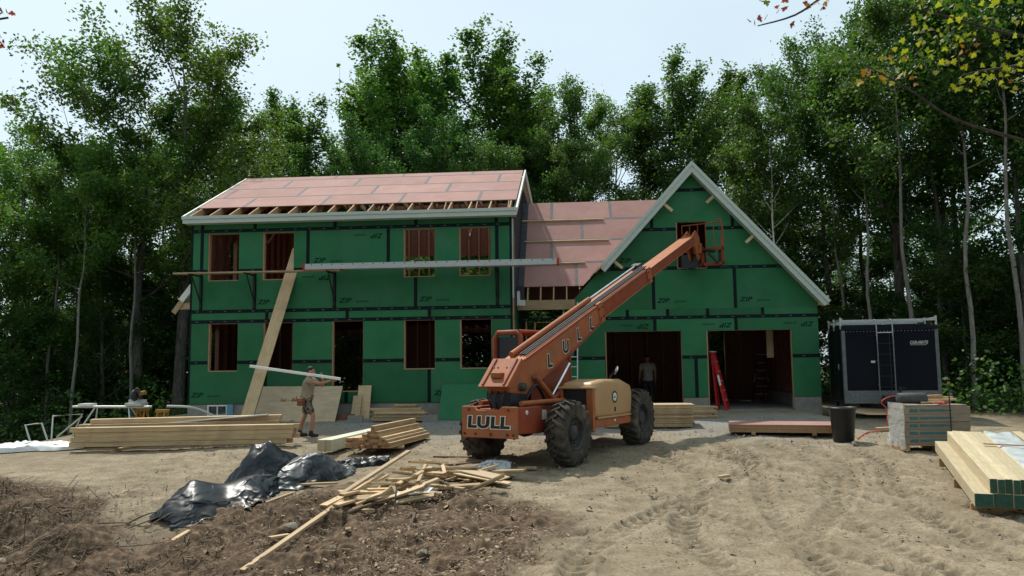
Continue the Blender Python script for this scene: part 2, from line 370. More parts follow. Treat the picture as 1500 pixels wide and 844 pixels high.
GZm += fine*S*(.17*fbm(GX*3.0, GY*3.0, 3) + .06*fbm(GX*7, GY*7, 3) + .035*fbm(GX*17, GY*17, 2))
TRK = np.zeros(GX.shape)
for pts, hw in TRACKS:
    d, s_, o_ = pathdist(GX, GY, pts)
    band = ss(hw+.06, hw-.05, d)*fine
    fade = .60 + .8*ss(-.15, .3, fbm(GX*.8+31, GY*.8, 2))
    lug = np.sign(np.sin(2*math.pi*(s_/.24 + np.abs(o_)/.30)))*.7 + .3*np.sin(2*math.pi*(s_/.24 + np.abs(o_)/.30)); TRK = np.maximum(TRK, band*(.55+.45*fade)*(.6-.4*lug))  # lug grooves darkened in colour: compacted moist sand with groove shade painted in
    GZm += band*(-.044 + .034*lug)*fade + .026*np.exp(-((d-hw-.06)/.05)**2)*fine*fade
nx, ny = GX.shape
V = np.stack([GX.ravel(), GY.ravel(), GZm.ravel()], 1)
idx = np.arange(nx*ny).reshape(nx, ny)
F = np.stack([idx[:-1,:-1].ravel(), idx[1:,:-1].ravel(), idx[1:,1:].ravel(), idx[:-1,1:].ravel()], 1)
def fastmesh(name, V, F, smooth=False):
    me = bpy.data.meshes.new(name); nv, nf = len(V), len(F); k = F.shape[1]
    me.vertices.add(nv); me.vertices.foreach_set('co', V.astype(np.float32).ravel())
    me.loops.add(nf*k); me.loops.foreach_set('vertex_index', F.astype(np.int32).ravel())
    me.polygons.add(nf); me.polygons.foreach_set('loop_start', np.arange(0, nf*k, k, dtype=np.int32))
    me.polygons.foreach_set('loop_total', np.full(nf, k, dtype=np.int32))
    if smooth: me.polygons.foreach_set('use_smooth', np.ones(nf, dtype=bool))
    me.update(calc_edges=True); return me
gme = fastmesh('ground', V, F, True)
def pt_attr(me, name, arr):
    a = me.attributes.new(name, 'FLOAT', 'POINT'); a.data.foreach_set('value', arr.astype(np.float32).ravel())
forest = np.clip(ss(9, 12, GY) + ss(-1.5, -4, GX)*ss(-7.5, -4.5, GY) + ss(22, 25, GX) + ss(19.6, 21.5, GX)*ss(1, 4, GY), 0, 1)
grav = np.exp(-((GY+1.6+fbm(GX*.7, GY*.7, 3)*1.8)/2.2)**2)*ss(3.5, 5.5, GX)*ss(20, 17, GX)
S2 = S
pt_attr(gme, 'soil', S2); pt_attr(gme, 'track', np.clip(TRK, 0, 1)); pt_attr(gme, 'forest', forest); pt_attr(gme, 'gravel', grav)
mt, t, o = nodes_of('ground_earth')
b = N(t, 'ShaderNodeBsdfPrincipled', Roughness=.95); b.inputs['Specular IOR Level'].default_value = .15
tcn = N(t, 'ShaderNodeTexCoord')
def noise(sc, det=5, st=None):
    n = N(t, 'ShaderNodeTexNoise', Scale=sc, Detail=det, Roughness=.62)
    if st:
        q = N(t, 'ShaderNodeMapping'); q.inputs['Scale'].default_value = st; t.links.new(tcn.outputs['Object'], q.inputs['Vector']); t.links.new(q.outputs[0], n.inputs['Vector'])
    else: t.links.new(tcn.outputs['Object'], n.inputs['Vector'])
    return n
def ramp(src, *els):
    r_ = N(t, 'ShaderNodeValToRGB'); e = r_.color_ramp.elements
    while len(e) < len(els): e.new(.5)
    for q, (p, c) in zip(e, els): q.position = p; q.color = (*c, 1)
    t.links.new(src, r_.inputs['Fac']); return r_.outputs['Color']
def mixc(f, a, b_):
    q = N(t, 'ShaderNodeMix', data_type='RGBA'); t.links.new(f, q.inputs['Factor']); t.links.new(a, q.inputs['A']); t.links.new(b_, q.inputs['B']); return q.outputs['Result']
sandc = ramp(noise(2.3, 8).outputs['Fac'], (.30, (.180,.146,.098)), (.52, (.278,.230,.160)), (.72, (.365,.308,.222)))
speck = ramp(noise(26, 4).outputs['Fac'], (.40, (.42,.36,.30)), (.56, (1,1,1)))
sm_ = N(t, 'ShaderNodeMix', data_type='RGBA', blend_type='MULTIPLY'); sm_.inputs['Factor'].default_value = .55
t.links.new(sandc, sm_.inputs['A']); t.links.new(speck, sm_.inputs['B'])
soilc = ramp(noise(9, 8).outputs['Fac'], (.28, (.030,.020,.013)), (.46, (.085,.056,.036)), (.60, (.145,.100,.064)), (.74, (.25,.185,.12)))
gravc = ramp(noise(22, 6).outputs['Fac'], (.35, (.15,.14,.125)), (.6, (.27,.26,.235)))
forc = ramp(noise(6, 6).outputs['Fac'], (.35, (.020,.018,.011)), (.6, (.055,.045,.026)))
def attr(n): return N(t, 'ShaderNodeAttribute', attribute_name=n).outputs['Fac']
damp_tread_shade = ramp(noise(5, 6).outputs['Fac'], (.35, (.15,.118,.078)), (.65, (.21,.168,.112))); tm_ = N(t, 'ShaderNodeMath', operation='MULTIPLY'); tm_.inputs[1].default_value = .75; t.links.new(attr('track'), tm_.inputs[0])
patch = ramp(noise(.75, 7).outputs['Fac'], (.44, (0,0,0)), (.66, (.55,.55,.55)))
col = mixc(patch, sm_.outputs['Result'], damp_tread_shade); col = mixc(tm_.outputs[0], col, damp_tread_shade); col = mixc(attr('gravel'), col, gravc); col = mixc(attr('soil'), col, soilc); col = mixc(attr('forest'), col, forc)
t.links.new(col, b.inputs['Base Color'])
bn = noise(18, 8); bp = N(t, 'ShaderNodeBump', Strength=.55, Distance=.03); t.links.new(bn.outputs['Fac'], bp.inputs['Height']); t.links.new(bp.outputs[0], b.inputs['Normal'])
t.links.new(b.outputs[0], o.inputs['Surface'])
link('ground', gme, mt, kind='structure', label='bare sandy building plot with brown soil and tyre tracks')

# ------------------------------------------------------------------ the house
W = 9.74; D = 8.53; GX0, GX1, GYF, GD = 11.567, 18.882, 1.68, 9.0
house = empty('unfinished_house', (9.4, 0, -.42), 'unfinished two storey house with green sheathing, red roof boards and attached gabled garage', 'house')
def hp(mb, name, mats, parent=None, **k):
    return mb.build(name, mats, parent or house, world=True, **k)

def clip(poly, a, b, c):
    """keep points with a*u + b*v <= c (2-D)"""
    outp = []
    for i in range(len(poly)):
        p, q = poly[i], poly[(i+1) % len(poly)]
        dp, dq = a*p[0]+b*p[1]-c, a*q[0]+b*q[1]-c
        if dp <= 0: outp.append(p)
        if (dp < 0 < dq) or (dq < 0 < dp):
            t_ = dp/(dp-dq); outp.append((p[0]+(q[0]-p[0])*t_, p[1]+(q[1]-p[1])*t_))
    return outp
def subtract(r, ops):
    rs = [r]
    for (a0, a1, b0, b1) in ops:
        nx_ = []
        for (x0, x1, z0, z1) in rs:
            if a1 <= x0 or a0 >= x1 or b1 <= z0 or b0 >= z1: nx_.append((x0, x1, z0, z1)); continue
            if a0 > x0: nx_.append((x0, a0, z0, z1))
            if a1 < x1: nx_.append((a1, x1, z0, z1))
            u0, u1 = max(a0, x0), min(a1, x1)
            if b0 > z0: nx_.append((u0, u1, z0, b0))
            if b1 < z1: nx_.append((u0, u1, b1, z1))
        rs = nx_
    return rs

# lettering helper: text as a flat mesh
_txt = {}
def text_mesh(s, size, shear=0, offset=0, depth=0, spacing=1.0, xs=1.0):
    key = (s, size, shear, offset, depth, spacing, xs)
    if key in _txt: return _txt[key].copy()
    cu = bpy.data.curves.new('lettering', 'FONT'); cu.body = s; cu.size = size; cu.shear = shear; cu.offset = offset; cu.extrude = depth; cu.space_character = spacing
    cu.resolution_u = 3; cu.align_x = 'LEFT'
    ob = bpy.data.objects.new('lettering', cu); C.objects.link(ob)
    dg = bpy.context.evaluated_depsgraph_get()
    me = bpy.data.meshes.new_from_object(ob.evaluated_get(dg)); bpy.data.objects.remove(ob); bpy.data.curves.remove(cu)
    if xs != 1: me.transform(Matrix.Diagonal((xs, 1, 1, 1)))
    _txt[key] = me; return me.copy()
def zip_print(txt, size, off, xs, dx):
    a = text_mesh(txt, size, .25, off, 0, 1.05, xs); a.transform(Matrix.Translation((dx, 0, 0))); a.materials.clear(); a.materials.append(M['zipprint']); return a
PRINTS = [zip_print('ZIP', .19, .006, 1.25, 0), zip_print('system', .11, .001, 1.2, .50)]

def sheath(x0, x1, z0, z1, y, ops, clips=(), pr=0, thick=.012, material='zip'):
    """one sheathing panel facing -Y, cut round the openings and the roof line"""
    g = .0015
    rects = subtract((x0+g, x1-g, z0+g, z1-g), ops); groups = []
    for r_ in rects:                      # pieces that touch stay one panel, cut-off pieces become their own
        hit = [G for G in groups if any(not (q[1] < r_[0]-1e-4 or q[0] > r_[1]+1e-4 or q[3] < r_[2]-1e-4 or q[2] > r_[3]+1e-4) for q in G)]
        for G in hit: groups.remove(G)
        groups.append(sum(hit, []) + [r_])
    p_ = None
    for G in groups:
        mb = MB()
        for (a0, a1, b0, b1) in G:
            poly = [(a0,b0),(a1,b0),(a1,b1),(a0,b1)]
            for c_ in clips:
                poly = clip(poly, *c_)
                if len(poly) < 3: break
            if len(poly) >= 3: mb.prism([(p[0], y, p[1]) for p in poly], (0, thick, 0))
        if mb.f: p_ = hp(mb, 'sheathing_panel', M[material])
    if p_ is None: return None
    if pr:
        for (tx, tz, rot) in ((x0+.12, z0+.20, 0), (x1-.12, z1-.20, math.pi)):
            lx0, lx1 = (tx, tx+.95) if rot == 0 else (tx-.95, tx)
            if lx0 < x0 or lx1 > x1 or z1-z0 < .9: continue
            if any(not (a1 < lx0-.02 or a0 > lx1+.02 or b1 < tz-.17 or b0 > tz+.17) for (a0,a1,b0,b1) in ops): continue
            if any(a_*u+b_*v > c_-.15 for (a_, b_, c_) in clips for (u, v) in ((lx0, tz+.15), (lx1, tz+.15))): continue
            if rng.random() < .08: continue
            sh_ = rng.uniform(-.03,.1)*(1 if rot == 0 else -1)
            for pm_ in PRINTS:
              q = link('print', pm_, None, p_, world=True)
              q.matrix_basis = Matrix.Translation((tx + sh_, y-.002, tz)) @ Matrix.Rotation(math.pi/2, 4, 'X') @ Matrix.Rotation(rot, 4, 'Z')
    return p_
def tape(x0, x1, z0, z1, y, ops=(), clips=(), mark=True):
    tp = None
    for (a0, a1, b0, b1) in subtract((x0, x1, z0, z1), ops):
        poly = [(a0,b0),(a1,b0),(a1,b1),(a0,b1)]
        for c_ in clips:
            poly = clip(poly, *c_)
            if len(poly) < 3: break
        if len(poly) < 3: continue
        tp = hp(MB().prism([(p[0], y-.004, p[1]) for p in poly], (0, .0035, 0)), 'seam_tape', [M['tape'], M['tapemark']])
    if tp is None: return
    if mark and x1-x0 > .5:          # tiny repeated print on the tape
        mk = MB(); x = x0 + .2
        while x < x1 - .2:
            zc = (z0+z1)/2
            if not any(a0-.12 < x < a1+.02 and b0 < zc < b1 for (a0,a1,b0,b1) in ops) and all(a_*x+b_*zc < c_-.1 for (a_,b_,c_) in clips):
                for i in range(3):
                    mk.add([(x+i*.028+.010, y-.0055, zc+.014),(x+i*.028, y-.0055, zc-.014),(x+i*.028+.017, y-.0055, zc-.014),(x+i*.028+.027, y-.0055, zc+.014)], [(0,1,2,3)])
            x += .42 + rng.uniform(-.03,.03)
        if mk.f: hp(mk, 'tape_print', M['tapemark'], tp)
TW = .052
WIN = dict(U1=(.53,1.50,3.66,5.10), U2=(2.23,3.19,3.66,5.10), U3=(6.52,7.46,3.66,5.10), U4=(8.18,9.12,3.66,5.10),
           L1=(.60,1.51,.95,2.38), L2=(2.29,3.19,.95,2.38), D3=(4.38,5.32,.32,2.40), L4=(6.53,7.46,.95,2.39), L5=(8.19,9.12,.95,2.39))
mops = list(WIN.values())
ROWS = [(0,4*ft,[2.38,4.82,7.28]), (4*ft,8*ft,[1.06,2.76,4.85,6.99,8.65]), (8*ft,9*ft,[2.39,4.83,7.29]), (9*ft,13*ft,[.34,2.0,4.44,6.88,9.30]),
        (13*ft,17*ft,[.34,3.62,6.06,9.30]), (17*ft,5.50,[.34,1.98,4.44,6.89,9.29])]
for z0, z1, seams in ROWS:
    xs = [0] + seams + [W]
    for a, b_ in zip(xs[:-1], xs[1:]): sheath(a, b_, z0, z1, 0, mops, pr=1)
    for s_ in seams: tape(s_-TW, s_+TW, z0, z1, 0, mops)
for z_ in (4, 8, 9, 13, 17): tape(0, W, z_*ft-TW, z_*ft+TW, -.0008, mops)
for xx in (.035, W-.035): tape(xx-.03, xx+.03, 0, 5.4, -.0016, (), mark=False)

# window bucks
def buck(op, y, dep=.14, sill=True):
    x0, x1, z0, z1 = op; t_ = .030; mb = MB()
    mb.box(x0-.002, x0+.038, y+.014, y+dep, z0, z1); mb.box(x1-.012, x1+.002, y+.02, y+dep, z0, z1)
    mb.box(x0+.038, x1-.012, y+.03, y+dep, z1-.012, z1+.002)
    if sill: mb.box(x0+.038, x1-.012, y+.014, y+dep, z0-.002, z0+t_)
    hp(mb, 'window_frame', M['stud'])
for k, op in WIN.items(): buck(op, 0)

# inner faces of the outer walls, floors and partitions (strand board)
def slab_wall(name, x0, x1, z0, z1, y, ops, thick, m_='osb', clips=()):
    mb = MB()
    for (a0, a1, b0, b1) in subtract((x0, x1, z0, z1), ops):
        poly = [(a0,b0),(a1,b0),(a1,b1),(a0,b1)]
        for c_ in clips:
            poly = clip(poly, *c_)
            if len(poly) < 3: break
        if len(poly) >= 3: mb.prism([(p[0], y, p[1]) for p in poly], (0, thick, 0))
    return hp(mb, name, M[m_])
def studs(x0, x1, z0, z1, y, ops, dep=.14, step=.406, m_='stud'):
    x = x0 + .02
    while x < x1:
        for (a0, a1, b0, b1) in subtract((x, x+.038, z0, z1), [(p0-.001, p1+.001, q0, q1) for p0, p1, q0, q1 in ops]):
            if a1-a0 > .03: hp(MB().box(a0, a1, y, y+dep, b0, b1), 'stud', M[m_])
        x += step
studs(.02, W-.05, .02, 2.62, .0145, mops); studs(.02, W-.05, 2.78, 5.45, .0145, mops)
back_ops = [(1.6,3.3,.05,2.35), (6.9,8.5,.9,2.35), (3.9,8.9,3.9,5.30), (.6,1.6,3.8,5.2)]
slab_wall('rear_wall', 0, W, 0, 3.0, D-.02, back_ops, .012)
slab_wall('rear_wall', 0, 3.6, 3.003, 7.2, D-.02, back_ops, .012)
slab_wall('rear_wall', 3.603, W, 5.45, 7.55, D-.02, [], .012)
studs(.02, W-.05, .02, 2.62, D-.17, [(a,b_,c,d) for a,b_,c,d in back_ops]); studs(.02, W-.05, 2.78, 7.3, D-.17, [])
hp(MB().box(.02, W-.02, .02, D-.03, -.02, .015), 'floor_deck', M['osb'])
def upper_deck():
    mb = MB(); mb.box(.16, W-.16, .16, D-.18, 2.745, 2.765); return hp(mb, 'upper_floor_deck', M['osb'])
upper_deck()
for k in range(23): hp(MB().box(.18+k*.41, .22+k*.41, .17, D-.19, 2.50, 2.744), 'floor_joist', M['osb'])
# gable end walls of the main block (X = 0 and X = W), with openings seen through the windows
SL = .488; RZ = 7.84; RY = 4.27; EY = -.30
SLR = .055
def roofz(y): return RZ - (SL if y < RY else SLR)*abs(y-RY)
def end_wall(x, th, ops, name, m_='zip'):
    mb = MB()
    for (a0, a1, b0, b1) in subtract((0.013, D-.021, 0, 7.9), ops):
        poly = [(a0,b0),(a1,b0),(a1,b1),(a0,b1)]
        poly = clip(poly, -SL, 1, RZ-.30-SL*RY); 
        if len(poly) >= 3: poly = clip(poly, SLR, 1, RZ-.26+SLR*RY)
        if len(poly) >= 3: mb.prism([(x, p[0], p[1]) for p in poly], (th, 0, 0))
    return hp(mb, name, M[m_])
end_wall(0, .012, [(2.4,3.7,3.7,5.3), (6.4,7.9,.9,2.35), (1.4,2.0,.9,2.3)], 'end_wall'); end_wall(.0125, .01, [(2.4,3.7,3.7,5.3), (6.4,7.9,.9,2.35), (1.4,2.0,.9,2.3)], 'end_wall_lining', 'osb')
end_wall(W-.012, .012, [], 'end_wall'); end_wall(W-.0235, .011, [], 'end_wall_lining', 'osb')
for yy in np.arange(.5, D-.3, .61):
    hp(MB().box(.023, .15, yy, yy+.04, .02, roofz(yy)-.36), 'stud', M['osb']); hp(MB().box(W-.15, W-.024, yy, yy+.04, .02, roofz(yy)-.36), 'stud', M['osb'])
# interior stud partitions, and board partitions added to keep the rooms dark
for (x0, x1, y) in ((.2, 2.0, 3.6), (3.6, 6.1, 5.9), (5.5, 6.9, 3.0)):
    for xx in np.arange(x0, x1, .41): hp(MB().box(xx, xx+.04, y, y+.09, .016, 2.49), 'stud', M['stud'])
slab_wall('added_partition', 5.55, 7.3, .016, 2.49, 4.6, [], .02); slab_wall('added_partition', .2, 1.7, .016, 2.49, 4.2, [], .02)
slab_wall('added_partition', 2.0, 3.5, 2.77, 5.3, 3.4, [], .02)
# foundation and basement window
hp(MB().box(.0, .61, .03, .25, -.75, -.012).box(1.32, W, .03, .25, -.75, -.012).box(.61, 1.32, .03, .25, -.75, -.37).box(0, .22, .25, D, -.75, -.012).box(W-.22, W, .25, D, -.75, -.012), 'foundation', M['conc'])
wn = hp(MB().box(.62, .66, .0, .10, -.36, -.03).box(1.19, 1.23, .0, .10, -.36, -.03).box(.66, 1.19, .0, .10, -.36, -.32).box(.66, 1.19, .0, .10, -.07, -.03).box(.91, .94, .005, .09, -.32, -.07), 'basement_window', M['white'])
hp(MB().box(.66, .91, .05, .06, -.32, -.07).box(.94, 1.19, .05, .06, -.32, -.07), 'pane', M['glass'], wn)
hp(MB().box(1.235, 1.42, -.04, .02, -.40, -.02), 'foam_board', M['bluefoam'])

# ---- main roof
def on_slope(x, s, lift=0, side=-1):
    """s metres down from the ridge along the front (side -1) or rear slope"""
    k_ = SL if side < 0 else SLR
    c_, n_ = 1/math.hypot(1, k_), k_/math.hypot(1, k_)
    y = RY + side*s*c_; z = RZ - s*n_
    return Vector((x, y + side*lift*n_, z + lift*c_))
SLEN = (RY-EY)*math.hypot(1, SL); SLENR = (D+.12-RY)
XL, XR = -.13, 9.90
for i in range(17):
    x = .02 + i*(W-.08)/16
    mb = MB()
    for sd in (-1, 1):
        p, q = on_slope(x+.019, .02, -.125, sd), on_slope(x+.019, (SLEN if sd < 0 else SLENR)-.03, -.125, sd)
        mb.beam(p, q, .038, .20, (0, -SL if sd < 0 else SLR, 1))
    hp(mb, 'rafter', M['stud'])
    if i % 2 == 1:
        hp(MB().beam((x+.06, 1.6, roofz(1.6)-.3), (x+.06, RY, 5.48), .038, .09).beam((x+.06, D-1.6, roofz(D-1.6)-.3), (x+.06, RY, 5.48), .038, .09), 'roof_brace', M['stud'])
def slope_panel(x0, x1, s0, s1, side, m_='redroof', name='roof_panel', lift=-.024, th=.022):
    c4 = [on_slope(x0, s0, lift, side), on_slope(x1, s0, lift, side), on_slope(x1, s1, lift, side), on_slope(x0, s1, lift, side)]
    nrm = on_slope(0, 0, 1, side) - on_slope(0, 0, 0, side)
    return hp(MB().prism(c4, nrm*th), name, M[m_])
s_low = (RY-.55)*math.hypot(1, SL); g = .003
courses = []
s1 = s_low
while s1 > .05:
    s0 = max(0, s1-1.219); courses.append((s0, s1)); s1 = s0
offs = [1.5, .35, 1.9, .9]
for k, (s0, s1) in enumerate(courses):
    xs = [XL+.05] + [x for x in np.arange(XL + offs[k % 4], XR-.3, 2.44)] + [XR-.05]
    for a, b_ in zip(xs[:-1], xs[1:]): slope_panel(a+g, b_-g, s0+g, s1-g, -1)
    for a in xs[1:-1]: slope_panel(a-.05, a+.05, s0+.01, s1-.01, -1, 'rooftape', 'roof_tape', -.0015, .002)
    if s0 > .1: slope_panel(XL+.06, XR-.06, s0-.045, s0+.045, -1, 'rooftape', 'roof_tape', -.001, .002)
for k in range(4):
    for j in range(1): slope_panel(XL+.05+j*2.484+g, XL+.05+(j+1)*2.484-g, k*1.095+g, (k+1)*1.095-g, 1)
# fascia boards, soffit, rake boards
FZ = 5.60
hp(MB().box(XL-.03, XR+.03, EY-.055, EY-.03, FZ-.09, FZ), 'fascia_board', M['trim'])
hp(MB().box(XL, XR, EY-.03, EY-.004, FZ-.22, FZ-.012), 'fascia_board', M['trim'])
hp(MB().box(XL+.02, XR-.02, EY-.003, -.006, FZ-.215, FZ-.20), 'soffit', M['trim'])
for xr, sx in ((XL, 1), (XR, -1)):
    for sd in (-1, 1):
        nrm = Vector((0, sd*(SL if sd < 0 else SLR), 1)).normalized(); SLEN_ = SLEN; SLEN = SLEN if sd < 0 else SLENR
        p, q = on_slope(xr, 0, -.11, sd), on_slope(xr, SLEN+.02, -.11, sd)
        hp(MB().beam(p, q, .03, .22, nrm), 'rake_board', M['trim'])
        p, q = on_slope(xr-sx*.027, 0, -.05, sd), on_slope(xr-sx*.027, SLEN+.04, -.05, sd)
        hp(MB().beam(p, q, .022, .10, nrm), 'rake_board', M['white'])
        p, q = on_slope(xr+sx*.085, .05, -.212, sd), on_slope(xr+sx*.085, SLEN-.05, -.212, sd)
        hp(MB().beam(p, q, .10, .012, nrm), 'rake_soffit', M['trim'])
        SLEN = SLEN_
# ---- connector roof (45 degrees), meets the gable of the main block
CY0, CK = 1.38, 1.63          # roof plane z = y + CK
CRY, CRZ = 5.2, 6.84
GA, GK = 7.24, 1.11; GXC = (GX0+GX1)/2      # garage ridge height, pitch, centre line
def valley_x(z): return GXC - (GA-z)/GK
mb = MB(); zz = 3.0
rows = np.arange(2.3, 7.75, .085)
for k, z in enumerate(rows):
    y0 = .31; y1 = min(D-.02, z-CK+.02) if z < CRZ else D-.02; y0b = max(y0, RY-(RZ-.30-z)/SL)
    if z > 6.84: pass
    if y1-y0b > .05 and z < RZ-.40:
        mb.add([(W+.028, y0b, z), (W+.028, min(y1, D), z), (W+.010, min(y1, D), z+.098), (W+.010, y0b, z+.098), (W+.004, y0b, z), (W+.004, min(y1,D), z)], [(0,1,2,3), (4,5,1,0)])
hp(mb, 'gable_siding', M['siding'], kind='stuff', label='dark lapped siding on the gable above the lower roof')
# corner post and frieze at the front right corner
hp(MB().box(W+.004, W+.04, .015, .13, -.01, 3.0), 'corner_stud', M['stud'])
hp(MB().box(W+.004, W+.03, .02, .30, 3.0, 5.36), 'frieze_board', M['trim'])
hp(MB().box(W+.031, W+.055, .06, .22, 4.0, 4.9), 'trim_board', M['stud'])
def conn_poly(s0, s1, x0, x1):
    poly = [(x0,s0),(x1,s0),(x1,s1),(x0,s1)]
    # s measured from ridge down; z = CRZ - s*sin45 ; keep x <= valley_x(z) - .02
    k_ = .7071/GK
    return clip(poly, 1, k_, GXC-(GA-CRZ)/GK-.03)
def conn_shingles():
    mb = MB(); s = .02
    while s < 4.72:
        a, b_ = conn_pt(W+.03, s, .026), conn_pt(W+.23, s, .026); c_, d_ = conn_pt(W+.23, s+.135, .034), conn_pt(W+.03, s+.135, .034); e_, f_ = conn_pt(W+.23, s+.135, .022), conn_pt(W+.03, s+.135, .022)
        mb.add([a,b_,c_,d_,e_,f_], [(0,3,2,1),(3,5,4,2)]); s += .115
    hp(mb, 'shingle_strip', M['siding'], kind='stuff', label='strip of dark shingles where the lower roof meets the wall')
def conn_pt(x, s, lift=0): return Vector((x, CRY - s*.7071 - lift*.7071, CRZ - s*.7071 + lift*.7071))
cl = (CRY-1.85)/.7071
cc = []; s1 = cl
while s1 > .05:
    s0 = max(0, s1-1.219); cc.append((s0, s1)); s1 = s0
coff = [[11.4, 13.84], [10.62, 13.06], [11.72, 14.1], [10.62, 13.06]]
CSEAM = [[11.62], [10.82, 13.26], [11.85], [10.80, 12.86]]
for k, (s0, s1) in enumerate(cc):
    xs = [W+.06] + CSEAM[k] + [15.6]
    for a, b_ in zip(xs[:-1], xs[1:]):
        poly = conn_poly(s0+g, s1-g, a+g, b_-g)
        if len(poly) >= 3: hp(MB().prism([conn_pt(x, s, -.022) for x, s in poly], Vector((0,-.7071,.7071))*.02), 'roof_panel', M['redroof'])
    for a in CSEAM[k]:
        poly = conn_poly(s0+.01, s1-.01, a-.05, a+.05)
        if len(poly) >= 3: hp(MB().prism([conn_pt(x, s, -.001) for x, s in poly], Vector((0,-.7071,.7071))*.002), 'roof_tape', M['rooftape'])
    if s0 > .1:
        poly = conn_poly(s0-.05, s0+.05, W+.07, 15.6)
        hp(MB().prism([conn_pt(x, s, -.0005) for x, s in poly], Vector((0,-.7071,.7071))*.002), 'roof_tape', M['rooftape'])
        xe = (12.55, 12.9, 12.35)[k % 3]; xe = {0: 12.55, 1: 12.95, 2: 12.40}[k]; 
        q = hp(MB().beam(conn_pt(W+.28-.12*k, s0+.11, .022), conn_pt(xe - .42*(2-k) + .2, s0+.09, .022), .038, .088, (0,-1,1)), 'toe_board', M['wood'])
conn_shingles()
for x in np.arange(W+.35, 15.0, .405):
    s_end = min((CRY-CY0)/.7071, 99); zt = CRZ-.14
    sv0 = 0.05
    # stop the rafter at the garage roof
    if x > valley_x(CK+CY0+.1)-.05:
        zv = GA-(GXC-x-.06)*GK; s_end = (CRZ-zv)/.7071
        if s_end < .2: continue
    hp(MB().beam(conn_pt(x, sv0, -.115), conn_pt(x, s_end, -.115), .038, .18, (0,-1,1)), 'rafter', M['stud'])
hp(MB().box(W+.05, 11.56, CY0-.045, CY0-.004, 2.72, 3.02), 'header_board', M['wood'])
# rear slope of the connector, dark underside
hp(MB().prism([(W+.06, CRY+.01, CRZ-.03), (14.8, CRY+.01, CRZ-.03), (11.9, D, CRZ-.03-(D-CRY)), (W+.06, D, CRZ-.03-(D-CRY))], (0,.014,.014)), 'roof_panel', M['redroof'])
# small eave return boxes either side of the main block
hp(MB().box(W+.05, W+.14, 1.20, 1.42, 2.95, 3.30).box(W+.05, W+.30, 1.18, 1.20, 2.85, 3.02), 'eave_return', M['white'])
hp(MB().box(W+.055, W+.27, 1.22, 1.38, 3.02, 3.42), 'flashing', M['siding'])
mb = MB().box(-.55, -.10, .40, .56, 2.86, 3.06); hp(mb, 'eave_block', M['wood'])
hp(MB().beam((-.70, .38, 2.75), (-.36, .38, 3.22), .03, .16), 'eave_return', M['wood'])
hp(MB().beam((-.46, .36, 3.12), (-.12, .36, 3.56), .05, .17, (0,0,1)).beam((-.42, .60, 3.06), (-.02, .60, 3.50), .5, .02, (0,0,1)), 'eave_return', M['white'])

# ---- garage and connector front
gops = [(12.46,14.79,-.5,2.03), (15.54,18.08,-.5,2.02), (14.72,15.64,3.93,5.40), (10.28,11.27,.03,2.35)]
gr = [(GK, 1, GA-.10+GK*GXC), (-GK, 1, GA-.10-GK*GXC)]
xlo = W+.05
GR = [(0,4*ft,[12.5,15.2]), (4*ft,8*ft,[11.55,13.99,16.44]), (8*ft,8.85*ft,[11.95,13.16,14.39,15.60,17.25]), (8.85*ft,13*ft,[13.98,16.45]), (13*ft,17*ft,[12.75,15.19]), (17*ft,21*ft,[13.98,16.45]), (21*ft,7.3,[])]
for z0, z1, seams in GR:
    lo_ = xlo if z1 < 2.72 else 11.567
    xs = [lo_] + [s for s in seams if s > lo_] + [GX1]
    for a, b_ in zip(xs[:-1], xs[1:]): sheath(a, b_, z0, z1, GYF, gops, gr, pr=1)
    for s_ in xs[1:-1]: tape(s_-TW, s_+TW, z0, z1, GYF, gops, gr)
for z_ in (4, 8, 13, 17, 21): tape(xlo if z_ < 9 else 11.567, GX1, z_*ft-TW, z_*ft+TW, GYF-.0008, gops, gr)
tape(xlo, 11.567, 2.39, 2.49, GYF-.0016)
for k, op in enumerate(gops): buck(op if k > 1 else (op[0], op[1], -.35, op[3]), GYF, .14, k == 2)
studs(xlo+.2, GX1-.06, .02, 2.40, GYF+.0145, gops)
# piers, curb, slab
hp(MB().box(14.80, 15.53, GYF+.015, GYF+.24, -.8, -.012), 'concrete_pier', M['conc'])
hp(MB().box(18.09, GX1, GYF+.015, GYF+.30, -.9, -.012), 'concrete_pier', M['conc'])
hp(MB().box(W+.05, 12.45, GYF+.015, GYF+.24, -.8, -.012), 'concrete_pier', M['conc'])
hp(MB().box(12.46, 14.79, GYF-.05, GYF+.20, -.8, -.40).box(15.54, 18.08, GYF-.05, GYF+.20, -.8, -.41), 'concrete_sill', M['conc'])
hp(MB().box(W+.1, GX1-.02, GYF+.25, GD, -.6, -.395), 'garage_slab', M['conc'])
# garage inner walls
gclip = [(GK, 1, GA-.35+GK*GXC), (-GK, 1, GA-.35-GK*GXC)]
slab_wall('rear_wall', W+.05, GX1, -.39, 7.2, GD-.02, [(16.75,17.45,.7,2.3)], .015, 'osb', gclip)
hp(MB().box(GX1-.012, GX1, GYF+.013, GD-.03, 0, 2.75), 'side_wall', M['zip']); hp(MB().box(GX1-.024, GX1-.0125, GYF+.013, GD-.03, -.3, 2.75), 'side_wall_lining', M['osb'])
hp(MB().box(GX1-.20, GX1, GYF+.31, GD, -.9, -.012), 'foundation', M['conc'])
hp(MB().box(GX0-.01, GX0+.01, GYF+.2, GD-.03, -.39, 2.6), 'side_wall_lining', M['osb'])
for yy in np.arange(GYF+.4, GD-.2, .61):
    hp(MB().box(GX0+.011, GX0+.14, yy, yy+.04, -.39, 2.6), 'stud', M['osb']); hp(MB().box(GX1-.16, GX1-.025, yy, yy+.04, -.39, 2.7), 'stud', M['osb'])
hp(MB().box(GX0, GX1-.03, GYF+.16, GD-.03, 2.66, 2.69), 'loft_deck', M['osb'])
